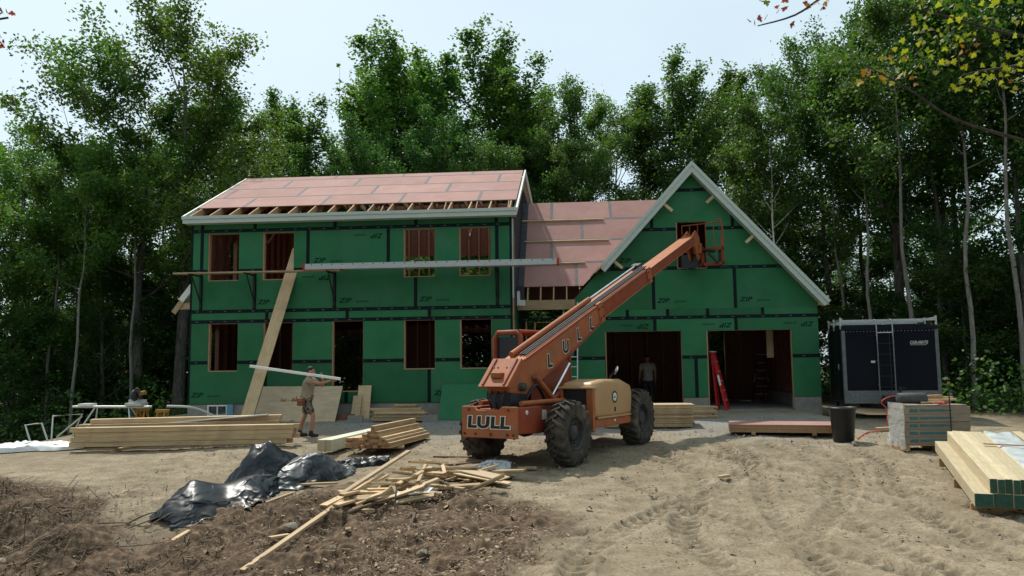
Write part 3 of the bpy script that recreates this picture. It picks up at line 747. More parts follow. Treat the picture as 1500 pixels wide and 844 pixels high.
for yy in np.arange(GYF+.3, GD-.2, .41): hp(MB().box(GX0+.02, GX1-.03, yy, yy+.04, 2.42, 2.659), 'floor_joist', M['osb'])
for xx in np.arange(11.9, 18.6, .61): hp(MB().box(xx, xx+.04, GD-.17, GD-.021, -.39, 2.41), 'stud', M['stud'])
slab_wall('added_partition', 12.4, GX1-.1, 2.69, 6.6, GYF+1.9, [], .02, 'osb', gclip)
# post and shim standing in the right hand bay
hp(MB().box(17.55, 17.75, 2.6, 2.68, 1.18, 2.41), 'header_post', M['wood'])
# garage roof
for sd in (-1, 1):
    nrm = Vector((sd*GK, 0, 1)).normalized(); half = GX1-GXC+.30
    cs, sn = 1/math.hypot(1, GK), GK/math.hypot(1, GK)
    full = half/cs
    for j in range(3):
        for k in range(5):
            s0, s1 = k*full/5+.002, (k+1)*full/5-.002
            if sd < 0 and k == 4: continue
            y0, y1 = 1.36+j*2.55+.002, 1.36+(j+1)*2.55-.002
            P = lambda s, y: Vector((GXC+sd*s*cs, y, GA-.02-s*sn))
            hp(MB().prism([P(s0,y0),P(s1,y0),P(s1,y1),P(s0,y1)], nrm*.02), 'roof_panel', M['redroof'])
    L_ = full if sd > 0 else 4.35
    a, b_ = Vector((GXC, 0, GA)), Vector((GXC+sd*L_*cs, 0, GA-L_*sn))
    def rake(y0, y1, n0, n1, m_, name):
        """board in the plane of the gable, n0..n1 below the roof surface"""
        d0, d1 = -nrm*n0, -nrm*n1
        e = Vector((GXC, 0, 0)); 
        top0 = Vector((GXC, 0, GA - n0/cs)); top1 = Vector((GXC, 0, GA - n1/cs))
        P4 = [top0, b_+d0, b_+d1, top1]
        P4 = [Vector((p.x, y0, p.z)) for p in P4]
        hp(MB().prism(P4, (0, y1-y0, 0)), name, M[m_])
    rake(1.33, 1.356, -.005, .09, 'trim', 'rake_board'); rake(1.357, 1.383, .012, .235, 'trim', 'rake_board')
    rake(1.384, GYF-.006, .215, .23, 'trim', 'rake_soffit')
    if sd > 0: hp(MB().box(GX1+.01, b_.x-.03, 1.40, 1.66, b_.z-.12, b_.z+.16), 'eave_return', M['wood'])
    # short blocks hanging below the rake
    for s in ((1.25, 2.95) if sd > 0 else (1.55, 3.9)):
        p = Vector((GXC+sd*s*cs, 1.45, GA-s*sn)) - nrm*.20
        hp(MB().beam(p, p - nrm*.36, .09, .038, (0,1,0)), 'lookout_block', M['wood'])
    if sd < 0: hp(MB().beam(b_ + Vector((-.14,1.43,-.18)), b_ + Vector((.10,1.43,.05)), .04, .24, (0,1,0)) , 'rake_end_block', M['wood'])
    for yy in np.arange(2.2, GD, .61):
        p, q = Vector((GXC+sd*.03, yy, GA-.17)), Vector((GXC+sd*(half-.1), yy, GA-.17-(half-.1)*GK))
        hp(MB().beam(p, q, .038, .2, nrm), 'rafter', M['osb'])

# ------------------------------------------------------------------ scaffold, planks, ladders on the house
_boards = {}
def board(name, p, q, wd, ht, m_='wood', label=None, cat='board', group=None, up=(0,0,1), ends='endwood', roll_=0):
    """a sawn board from p to q (centre line), its own object, shared mesh for equal sizes"""
    p, q = Vector(p), Vector(q); d = q-p; L = d.length
    key = (round(L, 2), wd, ht, m_, ends)
    if key not in _boards:
        mb = MB(); mb.box(-L/2, L/2, -wd/2, wd/2, -ht/2, ht/2)
        me = mb.mesh('board')
        me.materials.append(M[m_]); me.materials.append(M[ends or m_])
        for pl in me.polygons:
            if abs(pl.normal.x) > .9: pl.material_index = 1
        bm = bmesh.new(); bm.from_mesh(me); bmesh.ops.bevel(bm, geom=bm.edges[:], offset=min(.004, wd*.12, ht*.12), segments=1, affect='EDGES'); bm.to_mesh(me); bm.free()
        _boards[key] = me
    o_ = bpy.data.objects.new(name, _boards[key]); C.objects.link(o_)
    x = d.normalized(); up = Vector(up); y = up.cross(x)
    if y.length < 1e-4: y = Vector((0,1,0)).cross(x)
    y.normalize(); z = x.cross(y)
    Mx = Matrix((x, y, z)).transposed().to_4x4(); Mx.translation = (p+q)/2
    o_.matrix_world = Mx @ Matrix.Rotation(roll_, 4, 'X')
    return tag(o_, label, cat, group)

def bracket(x):
    e = empty('wall_bracket', (x, 0, 3.0), None, 'bracket', 'black steel scaffold brackets on the wall')
    hp2 = lambda mb, n: mb.build(n, M['darkmetal'], e)
    hp2(MB().box(-.025, .025, -.045, -.006, -.15, .83), 'upright')
    hp2(MB().box(-.02, .02, -.80, -.046, .78, .82), 'arm')
    hp2(MB().beam((0, -.05, .05), (0, -.62, .775), .03, .03), 'brace')
    return e
for x in (.34, 2.0, 4.44):
    bracket(x)['label'] = 'black steel scaffold bracket under the wooden wall plank'
bracket(9.30)['label'] = 'black steel scaffold bracket carrying only the aluminium walk plank'
ZP = 3.825 + .02
board('scaffold_plank', (-.24, -.50, ZP), (4.78, -.50, ZP), .24, .045, 'wood', 'long wooden plank laid on wall brackets under upper windows', 'plank')
t_ = empty('walk_plank', (7.4, -.5, ZP+.022), 'long silver aluminium walk plank with red end caps resting on wooden plank', 'plank')
def wp(mb, n, m_): return mb.build(n, M[m_], t_, world=True)
tilt = -.005
for yy in (-.655, -.365):
    wp(MB().box(3.76, 11.06, yy-.016, yy+.016, ZP+.024, ZP+.19), 'side_rail', 'alu')
    mb = MB()
    for k in range(24): mb.lathe([(.018,0),(.018,.003),(0,.003)], 8, 'Y', M=Matrix.Translation((3.95+k*.305, yy-.0195, ZP+.16)))
    wp(mb, 'rivets', 'darkmetal')
wp(MB().box(3.77, 11.05, -.638, -.382, ZP+.165, ZP+.18), 'deck', 'alu')
for xx in (3.70, 11.06): wp(MB().box(xx, xx+.06, -.68, -.34, ZP+.024, ZP+.195), 'end_cap', 'red')
board('leaning_plank', (2.33, -1.33, gz(2.33,-1.33)+.0), (3.24, .24, 4.62), .36, .03, 'wood', 'wide pale plank leaning steeply against an upper window opening', 'plank', up=(0,-1,.3))

# ------------------------------------------------------------------ telehandler
def smooth_path_(P, n=6):
    P = [Vector(p) for p in P]; outp = []
    for i in range(len(P)-1):
        p0, p1, p2, p3 = P[max(i-1,0)], P[i], P[i+1], P[min(i+2,len(P)-1)]
        for k in range(n):
            t_ = k/n; outp.append(.5*((2*p1) + (p2-p0)*t_ + (2*p0-5*p1+4*p2-p3)*t_*t_ + (3*p1-p0-3*p2+p3)*t_**3))
    return outp + [P[-1]]
TH = empty('telehandler', (11.25, -5.83, -.80), 'orange telescopic forklift with tan engine hood and raised boom, parked in front of the garage', 'telehandler', rz=R(60.46))
def th(mb, n, mats, parent=None, bv=0, **k):
    o_ = mb.build(n, mats, parent or TH, **k)
    if bv: bevel(o_, bv)
    return o_
def tyre_mesh():
    mb = MB(); r0 = .565
    prof = [(.315,-.165),(.36,-.19),(.45,-.205),(.535,-.195),(r0,-.165),(r0+.008,-.08),(r0+.012,0),(r0+.008,.08),(r0,.165),(.535,.195),(.45,.205),(.36,.19),(.315,.165)]
    mb.lathe(prof, 40, 'Y')
    nl = 20
    for side in (-1, 1):
        for k in range(nl):
            a0 = 2*math.pi*(k + (0.5 if side > 0 else 0))/nl
            pts = []
            for (yy, da, ri, ro) in ((-.03,0,r0-.01,.625),(.09,.13,r0-.01,.622),(.185,.22,r0-.04,.605),(.207,.235,.50,.535)):
                for s_, rr in ((-1,ri),(1,ri),(1,ro),(-1,ro)):
                    hw = .052 if yy < .1 else .062
                    if rr == ro: hw *= .8
                    an = a0 + da + s_*hw; pts.append((rr*math.cos(an), side*yy, rr*math.sin(an)))
            fs = []
            for i in range(3):
                b0 = i*4
                for j in range(4): fs.append((b0+j, b0+(j+1) % 4, b0+4+(j+1) % 4, b0+4+j))
            fs += [(3,2,1,0), (12,13,14,15)]
            if side > 0: fs = [f[::-1] for f in fs]
            mb.add(pts, fs)
    return mb.mesh('tyre')
def rim_mesh():
    mb = MB()
    mb.lathe([(.325,-.17),(.33,-.175),(.30,-.165),(.28,-.12),(.27,-.06),(.19,-.05),(.165,-.07),(.15,-.12),(.10,-.15),(.0,-.155)], 28, 'Y')
    mb.lathe([(.0,.155),(.10,.15),(.15,.12),(.165,.07),(.19,.05),(.27,.06),(.28,.12),(.30,.165),(.33,.175),(.325,.17)], 28, 'Y')
    for k in range(10):
        a = 2*math.pi*k/10
        for s_ in (-1, 1): mb.lathe([(.017,0),(.017,.03),(0,.03)] if s_ > 0 else [(0,-.03),(.017,-.03),(.017,0)], 6, 'Y', M=Matrix.Translation((.225*math.cos(a), s_*.052, .225*math.sin(a))), smooth=False)
    return mb.mesh('rim')
TY, RM = tyre_mesh(), rim_mesh(); TY.materials.append(M['rubber']); RM.materials.append(M['rim'])
for (x, y, steer) in ((-1.51,1.0,0),(-1.51,-1.0,0),(1.51,1.0,.04),(1.51,-1.0,.04)):
    wh = link('wheel', RM, None, TH); dz = .06*x/1.51
    wh.location = (x, y, .60+dz); wh.rotation_euler = (0, rng.uniform(0,6), steer)
    link('tyre', TY, None, wh)
for x in (-1.51, 1.51):
    th(MB().tube([(x,-.85,.62),(x,-.3,.64),(x,.3,.64),(x,.85,.62)], [.09,.12,.12,.09], 10).lathe([(.0,-.2),(.17,-.12),(.2,0),(.17,.12),(0,.2)], 14, 'Y', M=Matrix.Translation((x, 0, .62))), 'axle', M['rim'])
th(MB().box(-2.5, 2.15, -.40, .40, .60, 1.02), 'chassis', M['orangedark'], bv=.02)
th(MB().prism([(-2.66,-.40,.58),(-2.66,-.40,1.06),(-1.9,-.40,1.06),(-1.62,-.40,.90),(-1.62,-.40,.72),(-1.9,-.40,.55)], (0,-.22,0)), 'side_tank', M['orangedark'], bv=.02)
th(MB().prism([(-2.66,.62,.58),(-2.66,.62,1.06),(-1.9,.62,1.06),(-1.62,.62,.90),(-1.62,.62,.72),(-1.9,.62,.55)], (0,-.22,0)), 'side_tank', M['orangedark'], bv=.02)
# rear counterweight plate with a notched top edge
pl = th(MB().prism([(-2.74,-.62,.50),(-2.74,.62,.50),(-2.74,.62,1.08),(-2.74,.36,1.08),(-2.74,.28,1.01),(-2.74,-.22,1.01),(-2.74,-.30,1.08),(-2.74,-.62,1.08)], (.075,0,0)), 'rear_plate', M['orange'], bv=.012)
mb = MB()
for (yy, zz) in ((.55,.57),(.30,.57),(-.05,.57),(-.42,.57),(-.55,.57),(.45,1.02),(-.45,1.02)): mb.lathe([(.0,0),(.022,0),(.022,.02),(0,.02)], 8, 'Z', M=Matrix.Translation((-2.745,yy,zz)) @ Matrix.Rotation(-math.pi/2, 4, 'Y'), smooth=False)
th(mb, 'bolt', M['rim'], pl)
def letters(s, size, loc, xd, yd, parent, outline=.016, shear=.0, xs=1.0, sp=1.0, name='lettering', white=True, bold=.012, black='letterblack'):
    xd, yd = Vector(xd).normalized(), Vector(yd).normalized(); nd = xd.cross(yd)
    Mx = Matrix((xd, yd, nd)).transposed().to_4x4(); Mx.translation = Vector(loc)
    if white:
        me = text_mesh(s, size, shear, bold+outline, 0, sp, xs); me.materials.clear(); me.materials.append(M['letterwhite'])
        o1 = link(name+'_outline', me, None, parent); o1.matrix_basis = Mx @ Matrix.Translation((0,0,.003))
    me = text_mesh(s, size, shear, bold, 0, sp, xs); me.materials.clear(); me.materials.append(M[black])
    o2 = link(name, me, None, parent); o2.matrix_basis = Mx @ Matrix.Translation((0,0,.006))
letters('LULL', .285, (-2.742, .49, .69), (0,-1,0), (0,0,1), pl, shear=.06, xs=1.45, sp=1.08, bold=.014, outline=.014)
# hydraulic top tubes
for yy in (-.47, .47): th(MB().tube([(-2.35,yy,1.12),(-.2,yy,1.12)], .05, 10), 'side_rail', M['orange'])
# boom
U = Vector((1, 0, .398)).normalized(); Np = Vector((-U.z, 0, U.x))
boom = th(MB().prism([(-2.46,-.25,1.40),(-2.02,-.25,1.90),(1.28,-.25,3.21),(1.47,-.25,2.80),(.2,-.25,2.16),(-1.05,-.25,1.62),(-1.75,-.25,1.26),(-2.40,-.25,1.32)], (0,.50,0)), 'boom', M['orange'], bv=.018)
# rear cover slab
rc = th(MB().prism([(-2.62,-.34,1.44),(-2.10,-.34,1.97),(-2.02,-.34,1.905),(-2.46,-.34,1.40)], (0,.68,0)), 'boom_rear_cover', M['orange'], bv=.012)
th(MB().box(-2.50,-2.36,-.12,.12,1.60,1.70), 'latch', M['orange'], rc, bv=.01)
for yy in (-.16, 0, .14): th(MB().tube([(-2.3,yy,1.45),(-2.55,yy,1.22),(-2.42,yy,1.0),(-2.2,yy,.95)], .022, 6), 'hose', M['black'])
th(MB().box(-2.35,-1.75,-.24,.24,1.0,1.34), 'boom_pivot', M['black'])
# collar of the outer boom, telescoping sections
def along(s, n=0, y=0):
    p = Vector((-2.02, y, 1.90)) + U*s + Np*n; return p
th(MB().beam(along(3.42,-.21), along(3.66,-.21), .55, .47, Np), 'boom_collar', M['orange'], bv=.015)
b2 = th(MB().beam(along(3.2,-.22), along(6.62,-.22), .40, .31, Np), 'boom_section', M['orangedark'], bv=.012)
th(MB().beam(along(3.67,-.050), along(6.6,-.050), .45, .028, Np).beam(along(3.67,-.385), along(6.6,-.385), .45, .028, Np), 'flange', M['orange'], b2)
th(MB().beam(along(6.42,-.22), along(6.66,-.22), .48, .41, Np), 'boom_collar', M['orange'], bv=.012)
b3 = th(MB().beam(along(6.3,-.22), along(10.30,-.22), .32, .22, Np), 'boom_section', M['orangedark'], bv=.01)
th(MB().beam(along(6.67,-.105), along(10.25,-.105), .37, .024, Np).beam(along(6.67,-.34), along(10.1,-.34), .37, .024, Np), 'flange', M['orange'], b3)
# telescoping cylinder on top
th(MB().tube([along(.25,.055,.1), along(3.75,.055,.1)], .062, 12), 'extend_cylinder', M['orange'])
th(MB().tube([along(3.76,.055,.1), along(6.55,.055,.1)], .036, 12), 'cylinder_rod', M['chrome'])
th(MB().box(-.11,.11,-.02,.2,-.04,.10, M=Matrix.Translation(along(6.55,.0,0)) @ Matrix.Rotation(-math.atan(.398), 4, 'Y')), 'rod_bracket', M['rim'], bv=.01)
for yy, r_ in ((-.06,.022), (-.13,.022), (-.19,.018)): th(MB().tube([along(.3,.03,yy), along(3.6,.03,yy), along(6.5,.03,yy)], r_, 6), 'hydraulic_line', M['black'])
# wear pads, pins, seams, plates and hoses
for (s_, n_) in ((3.46,-.10),(3.46,-.32),(3.60,-.10),(3.60,-.32),(6.47,-.12),(6.47,-.32)):
    for sg in (-1, 1): th(MB().lathe([(0,-.012),(.022,-.012),(.022,.012),(0,.012)], 8, 'Y', M=Matrix.Translation(along(s_, n_, sg*(.28 if s_ < 5 else .245))), smooth=False), 'pad_bolt', M['rim'])
th(MB().beam(along(.15,-.035,-.253), along(3.40,-.035,-.253), .012, .05, Np), 'boom_edge', M['orangedark'], boom)
th(MB().prism([(-.98,-.256,1.70),(.2,-.256,2.235),(1.38,-.256,2.84),(1.40,-.256,2.79),(.2,-.256,2.18),(-.98,-.256,1.65)], (0,.01,0)), 'boom_edge', M['orangedark'], boom)
th(MB().lathe([(0,-.34),(.085,-.34),(.085,.34),(0,.34)], 14, 'Y', M=Matrix.Translation((-2.02,0,1.42))), 'pivot_pin', M['rim'])
for yy in (-.30, -.34): th(MB().tube(smooth_path_([(-1.95,yy,1.2),(-1.7,yy-.05,1.45),(-1.45,yy-.04,1.30),(-1.2,yy,1.05)]), .018, 6), 'hose', M['black'])
for (yy, zz) in ((.24,0), (-.24,0)): th(MB().beam(Vector((-2.60,yy,1.475)), Vector((-2.12,yy,1.965)), .035, .03, (-1,0,1)), 'cover_rib', M['orangedark'], rc)
for yy in (-.20,-.10,.10,.20): th(MB().lathe([(0,0),(.018,0),(.018,.012),(0,.012)], 8, 'Z', M=Matrix.Translation((-2.27,yy,1.80)) @ Matrix.Rotation(R(-45), 4, 'Y'), smooth=False), 'cover_bolt', M['rim'], rc)
# letters climbing the outer boom
for ch, (s, n) in zip('LULL', ((.88,-.47), (1.56,-.43), (2.24,-.405), (2.88,-.385))):
    p = along(s, n, -.2525)
    letters(ch, .36, p, (math.cos(.10),0,math.sin(.10)), (-math.sin(.10),0,math.cos(.10)), boom, shear=.05, xs=1.05, bold=.014, outline=.014)
# boom head, goose neck, fork carriage
th(MB().prism([(7.35,-.15,5.52),(7.75,-.15,5.78),(8.02,-.15,5.60),(8.12,-.15,5.02),(7.92,-.15,4.90),(7.72,-.15,5.18)], (0,.05,0)).prism([(7.35,.10,5.52),(7.75,.10,5.78),(8.02,.10,5.60),(8.12,.10,5.02),(7.92,.10,4.90),(7.72,.10,5.18)], (0,.05,0)), 'boom_head', M['orange'])
car = th(MB().box(8.06,8.13,-.86,.46,5.18,5.27).box(8.06,8.13,-.86,.46,4.74,4.83).box(8.06,8.13,-.86,-.80,4.74,5.62).box(8.06,8.13,.40,.46,4.74,5.62).box(8.06,8.13,-.25,-.17,4.74,5.3).box(8.06,8.13,.05,.13,4.74,5.3), 'fork_carriage', M['orangedark'])
mb = MB()
for k in range(6): mb.tube([(8.10,-.82+k*.25,5.27),(8.10,-.82+k*.25,6.02)], .014, 6)
mb.tube([(8.10,-.83,6.02),(8.10,.44,6.02)], .018, 6); mb.tube([(8.10,-.84,5.27),(8.06,-.86,5.8),(8.02,-.80,6.08),(8.0,-.72,6.10)], .024, 8)
th(mb, 'load_backrest', M['orangedark'], car)
th(MB().tube([(7.98,-.62,5.14),(8.05,-.30,5.20),(8.05,-.05,5.1)], .05, 8).tube([(8.0,-.42,5.10),(8.02,-.70,4.80)], .04, 8), 'tilt_cylinder', M['black'])
th(MB().box(7.88,8.05,-.22,.02,5.10,5.42), 'rotator_block', M['orange'], bv=.02)
th(MB().box(7.96,8.05,-.12,.42,4.70,5.10), 'tilt_frame', M['black'])
for yy in (-.72, .22): th(MB().box(8.135,8.17,yy-.05,yy+.05,4.74,5.26).box(8.135,8.86,yy-.05,yy+.05,4.70,4.735), 'fork', M['rim'])
# lift cylinders under the boom
th(MB().tube([(-1.62,-.33,1.62),(-1.02,-.36,1.16)], .06, 10), 'lift_cylinder', M['orange']); th(MB().tube([(-1.05,-.34,1.18),(-.30,-.34,1.86)], .030, 10), 'cylinder_rod', M['chrome'])
th(MB().tube([(-1.15,-.36,1.08),(-.55,-.36,1.36)], .055, 10), 'lift_cylinder', M['orangedark'])
th(MB().prism([(-1.0,.20,1.02),(-.9,.20,1.75),(-.1,.20,2.05),(.12,.20,1.9),(.12,.20,1.02)], (0,-.30,0)), 'boom_tower', M['orangedark'], bv=.02)
# cab with tubular guard
cab = th(MB().box(-1.12, 1.05, .30, 1.02, 1.0, 1.42), 'cab_body', M['orangedark'], bv=.03)
th(MB().tube([(-1.08,1.0,1.2),(-1.08,1.0,2.40),(-1.08,.92,2.52),(-1.08,.44,2.52),(-1.08,.36,2.44),(-1.08,.36,1.2)], .055, 10).tube([(.9,1.0,1.2),(.9,1.0,2.40),(.9,.92,2.52),(.9,.44,2.52),(.9,.36,2.44),(.9,.36,1.2)], .055, 10)
   .tube([(-1.08,.95,2.53),(.9,.95,2.53)], .05, 10).tube([(-1.08,.42,2.53),(.9,.42,2.53)], .05, 10).tube([(-.1,.95,2.53),(-.1,.42,2.53)], .04, 8).tube([(-.1,1.0,2.5),(-.1,1.0,1.3)], .04, 8), 'guard_frame', M['orangedark'], cab)
th(MB().box(-1.05,.88,.44,.93,2.535,2.55), 'roof_screen', M['rim'], cab)
th(MB().box(-.55,-.10,.45,.9,1.42,1.60).box(-.62,-.50,.45,.9,1.55,2.10), 'seat', M['black'], cab, bv=.04)
th(MB().box(.45,.75,.40,.95,1.42,1.85).tube([(.42,.66,1.8),(.25,.66,1.95)], .02, 6), 'dashboard', M['black'], cab)
th(MB().box(-1.06,-1.04,.42,.95,1.42,2.42), 'rear_dark_panel', M['black'], cab)  # black panel stands in for the dark of the cab's rear opening
th(MB().box(.02,.04,.34,.36,1.42,2.44), 'side_bar', M['orange'], cab)
th(MB().box(-.98,-.90,.34,.42,2.02,2.12).box(-.99,-.89,.335,.425,2.12,2.16), 'beacon', M['letterwhite'], cab)
# engine hood on the right flank
hood = th(MB().prism([(-.66,-1.14,.74),(-.74,-1.14,1.38),(-.66,-1.14,1.47),(-.2,-1.14,1.53),(.55,-1.14,1.52),(.98,-1.14,1.40),(1.06,-1.14,1.24),(1.02,-1.14,.74)], (0,.78,0)), 'engine_hood', M['tan'])
bevel(hood, .11, 5, R(50))
for p_ in hood.data.polygons: p_.use_smooth = True
th(MB().box(-.64,1.0,-1.13,-.40,.58,.735), 'hood_base', M['orange'], bv=.015)
th(MB().box(-.60,.98,-1.153,-1.13,.745,.785), 'hood_rail', M['tan'])
th(MB().box(-.80,-.70,-1.15,-1.0,.50,1.36), 'rear_post', M['orange'], bv=.012); th(MB().box(-.80,-.72,-.46,-.36,.6,1.36), 'rear_post', M['orange'], bv=.012)
th(MB().box(-.765,-.70,-1.0,-.46,.62,1.34), 'radiator_opening', M['black'])
th(MB().box(-.82,-.62,-1.16,-.34,1.345,1.39), 'hood_lip', M['tan'], bv=.012)
M['emblem'] = mat('dark_green_ring', (.035,.05,.03), rough=.5)
rm = Matrix.Translation((.17,-1.1425,1.16)) @ Matrix.Rotation(math.pi/2, 4, 'X')
mb = MB(); n = 28; ri, ro = .085, .125
th(mb.add([rm @ Vector((r_*math.cos(2*math.pi*k/n), r_*math.sin(2*math.pi*k/n), .004)) for r_ in (ri, ro) for k in range(n)], [(k, n+k, n+(k+1) % n, (k+1) % n) for k in range(n)]), 'emblem_ring', M['emblem'], hood)
th(MB().add([rm @ Vector((ri*math.cos(2*math.pi*k/n), ri*math.sin(2*math.pi*k/n), .004)) for k in range(n)], [list(range(n))]), 'emblem_disc', M['letterwhite'], hood)
letters('LULL', .055, (.095,-1.149,1.142), (1,0,0), (0,0,1), hood, white=False, bold=.002, black='emblem', name='emblem_text')
th(MB().box(.15,.20,-1.152,-1.135,.86,.95), 'hood_latch', M['rim'], hood); th(MB().box(.14,.22,-1.136,-1.129,.66,.70), 'label_plate', M['letterwhite'])
# mirror and light stalk by the front
th(MB().tube([(1.25,-.45,1.0),(1.25,-.5,1.55),(1.22,-.62,1.68)], .02, 6).box(1.05,1.35,-.55,-.36,.95,1.1), 'mirror_stalk', M['rim'])
th(MB().lathe([(.0,-.012),(.10,-.012),(.105,0),(.0,.012)], 18, 'Z', M=Matrix.Translation((1.20,-.66,1.70)) @ Matrix.Rotation(R(-55), 4, 'X') @ Matrix.Rotation(R(-45), 4, 'Y')), 'mirror', M['chrome'])
th(MB().lathe([(.0,0),(.045,0),(.045,.012),(0,.012)], 14, 'Z', M=Matrix.Translation((-2.40,-.622,.96)) @ Matrix.Rotation(math.pi/2, 4, 'X')), 'tail_lamp', M['letterwhite'])
th(MB().box(-1.86,-1.70,-.63,-.62,.80,.98), 'warning_plate', M['paper'])

# ------------------------------------------------------------------ people
def skinned(name, chains, m_, parent=None, sub=2, smooth=True):
    """chains: list of lists of (point, radius[, radius2]); equal points are merged into one joint"""
    verts, rad, edges, key = [], [], [], {}
    for ch in chains:
        prev = None
        for it in ch:
            p = tuple(round(c_, 4) for c_ in it[0]); r_ = (it[1], it[2] if len(it) > 2 else it[1])
            if p not in key: key[p] = len(verts); verts.append(p); rad.append(r_)
            i = key[p]
            if prev is not None and prev != i: edges.append((prev, i))
            prev = i
    me = bpy.data.meshes.new(name); me.from_pydata(verts, edges, [])
    ob = bpy.data.objects.new(name, me); C.objects.link(ob)
    md = ob.modifiers.new('skin', 'SKIN'); md.use_smooth_shade = True
    sv = me.skin_vertices[0].data
    for i, r_ in enumerate(rad): sv[i].radius = r_
    # mark one root per connected chain group
    seen = set(); adj = {i: [] for i in range(len(verts))}
    for a, b_ in edges: adj[a].append(b_); adj[b_].append(a)
    for i in range(len(verts)):
        if i in seen: continue
        sv[i].use_root = True; st = [i]
        while st:
            q = st.pop()
            if q in seen: continue
            seen.add(q); st += adj[q]
    sb = ob.modifiers.new('sub', 'SUBSURF'); sb.levels = sub; sb.render_levels = sub
    dg = bpy.context.evaluated_depsgraph_get(); dg.update()
    res = bpy.data.meshes.new_from_object(ob.evaluated_get(dg)); bpy.data.objects.remove(ob)
    res.polygons.foreach_set('use_smooth', np.ones(len(res.polygons), dtype=bool)); res.materials.clear()
    return link(name, res, M[m_], parent)
def hand(base, d, up, side, curl=.5):
    """palm + five fingers; d: direction of the fingers, up: back of hand, side: towards the thumb"""
    base, d, up, side = Vector(base), Vector(d).normalized(), Vector(up).normalized(), Vector(side).normalized()
    ch = []; palm = base + d*.085
    for k, (o_, L) in enumerate(((.030,.070),(.010,.080),(-.011,.074),(-.030,.058))):
        r0 = palm + side*o_; r1 = r0 + (d*math.cos(curl) - up*math.sin(curl))*L*.5; r2 = r1 + (d*math.cos(curl*2.4) - up*math.sin(curl*2.4))*L*.5
        ch.append([(base,.026,.020), (base + d*.045 + side*o_*.8,.018,.014), (r0,.0105), (r1,.0095), (r2,.008)])
    t0 = base + d*.03 + side*.035; t1 = t0 + d*.035 + side*.025 - up*.012; t2 = t1 + d*.03 - up*.012
    ch.append([(base,.026,.020), (t0,.014), (t1,.011), (t2,.009)])
    return ch
def head(parent, c, fwd, m_skin='skin', haircut=True, cap=None):
    """head ellipsoid with face; c: centre, fwd: facing"""
    f = Vector(fwd).normalized(); s = Vector((0,0,1)).cross(f).normalized()
    bm = bmesh.new(); bmesh.ops.create_icosphere(bm, subdivisions=4, radius=1)
    for v in bm.verts:
        x, y, z = v.co      # x forward
        X = x*.098; Y = y*.076; Z = z*.118
        if z < -.1: X *= 1 + .16*(-z)*(x > 0) - .18*max(0, -z-.5); Y *= 1 - .30*max(0, -z-.15)
        if x > .5:
            nose = math.exp(-((y/.16)**2 + ((z+.12)/.22)**2)); X += .030*nose*(1 if z < .1 else .5)
            X += .010*math.exp(-((y/.30)**2 + ((z+.52)/.10)**2)); X -= .012*(math.exp(-(((y-.38)/.17)**2 + ((z-.08)/.12)**2)) + math.exp(-(((y+.38)/.17)**2 + ((z-.08)/.12)**2)))
            X += .008*math.exp(-((y/.7)**2 + ((z-.28)/.10)**2)); X -= .006*math.exp(-((y/.3)**2 + ((z+.42)/.05)**2))
        e = math.exp(-(((x+.05)/.16)**2 + ((z+.0)/.24)**2)); Y += math.copysign(.022*e, y) if abs(y) > .8 else 0
        v.co = Vector(c) + f*X + s*Y + Vector((0,0,Z))
    me = bpy.data.meshes.new('head'); bm.to_mesh(me); bm.free()
    for p_ in me.polygons: p_.use_smooth = True
    hd = link('head', me, M[m_skin], parent)
    mb = MB()
    for sg in (-1, 1):
        q = Vector(c) + f*.086 + s*sg*.030 + Vector((0,0,.010)); mb.lathe([(0,-.009),(.009,-.006),(.012,0),(.009,.006),(0,.009)], 8, 'Z', M=Matrix.Translation(q))
    mb.build('eyes', M['letterblack'], parent)
    # hair or cap: a shell over the skull
    bm = bmesh.new(); bmesh.ops.create_icosphere(bm, subdivisions=4, radius=1); dele = []
    for v in bm.verts:
        x, y, z = v.co
        lim = -.15 + .75*max(0, x+.15) if cap is None else .10 + .12*max(0, x)
        if x < -.2 and cap is None: lim = -.45
        if z < lim: dele.append(v)
        k = 1.07 + (.025*math.sin(23*x+17*y)*math.sin(19*z+7*y) if cap is None else 0)
        v.co = Vector(c) + f*x*.098*k + s*y*.078*k + Vector((0,0,z*.121*k))
    bmesh.ops.delete(bm, geom=dele, context='VERTS')
    if cap:
        n0 = len(bm.verts)
        pts = []
        for k in range(9):
            a = -math.pi/2*.8 + k*math.pi*.8/8; pts.append((Vector(c) + f*.09*math.cos(a) + s*.08*math.sin(a) + Vector((0,0,.028)), Vector(c) + f*(.09*math.cos(a)+.085*math.cos(a)) + s*.085*math.sin(a) + Vector((0,0,.012))))
        vs_ = [(bm.verts.new(a), bm.verts.new(b_)) for a, b_ in pts]
        for k in range(8): bm.faces.new((vs_[k][0], vs_[k+1][0], vs_[k+1][1], vs_[k][1]))
    me = bpy.data.meshes.new('hair'); bm.to_mesh(me); bm.free()
    for p_ in me.polygons: p_.use_smooth = True
    link('hair' if cap is None else 'cap', me, M['hair'] if cap is None else M['darkcloth'], parent)
    return hd
def boots(parent, ankle, toe, m_='boot'):
    a, t_ = Vector(ankle), Vector(toe); d = (t_-a); d.z = 0; d.normalize(); heel = Vector((a.x, a.y, 0)) - d*.06
    return skinned('boot', [[(a+Vector((0,0,.10)),.058), (a,.056), (heel+Vector((0,0,.045)),.05,.045), (Vector((t_.x,t_.y,.042))-d*.10,.056,.042), (Vector((t_.x,t_.y,.036)),.044,.034)]], m_, parent)

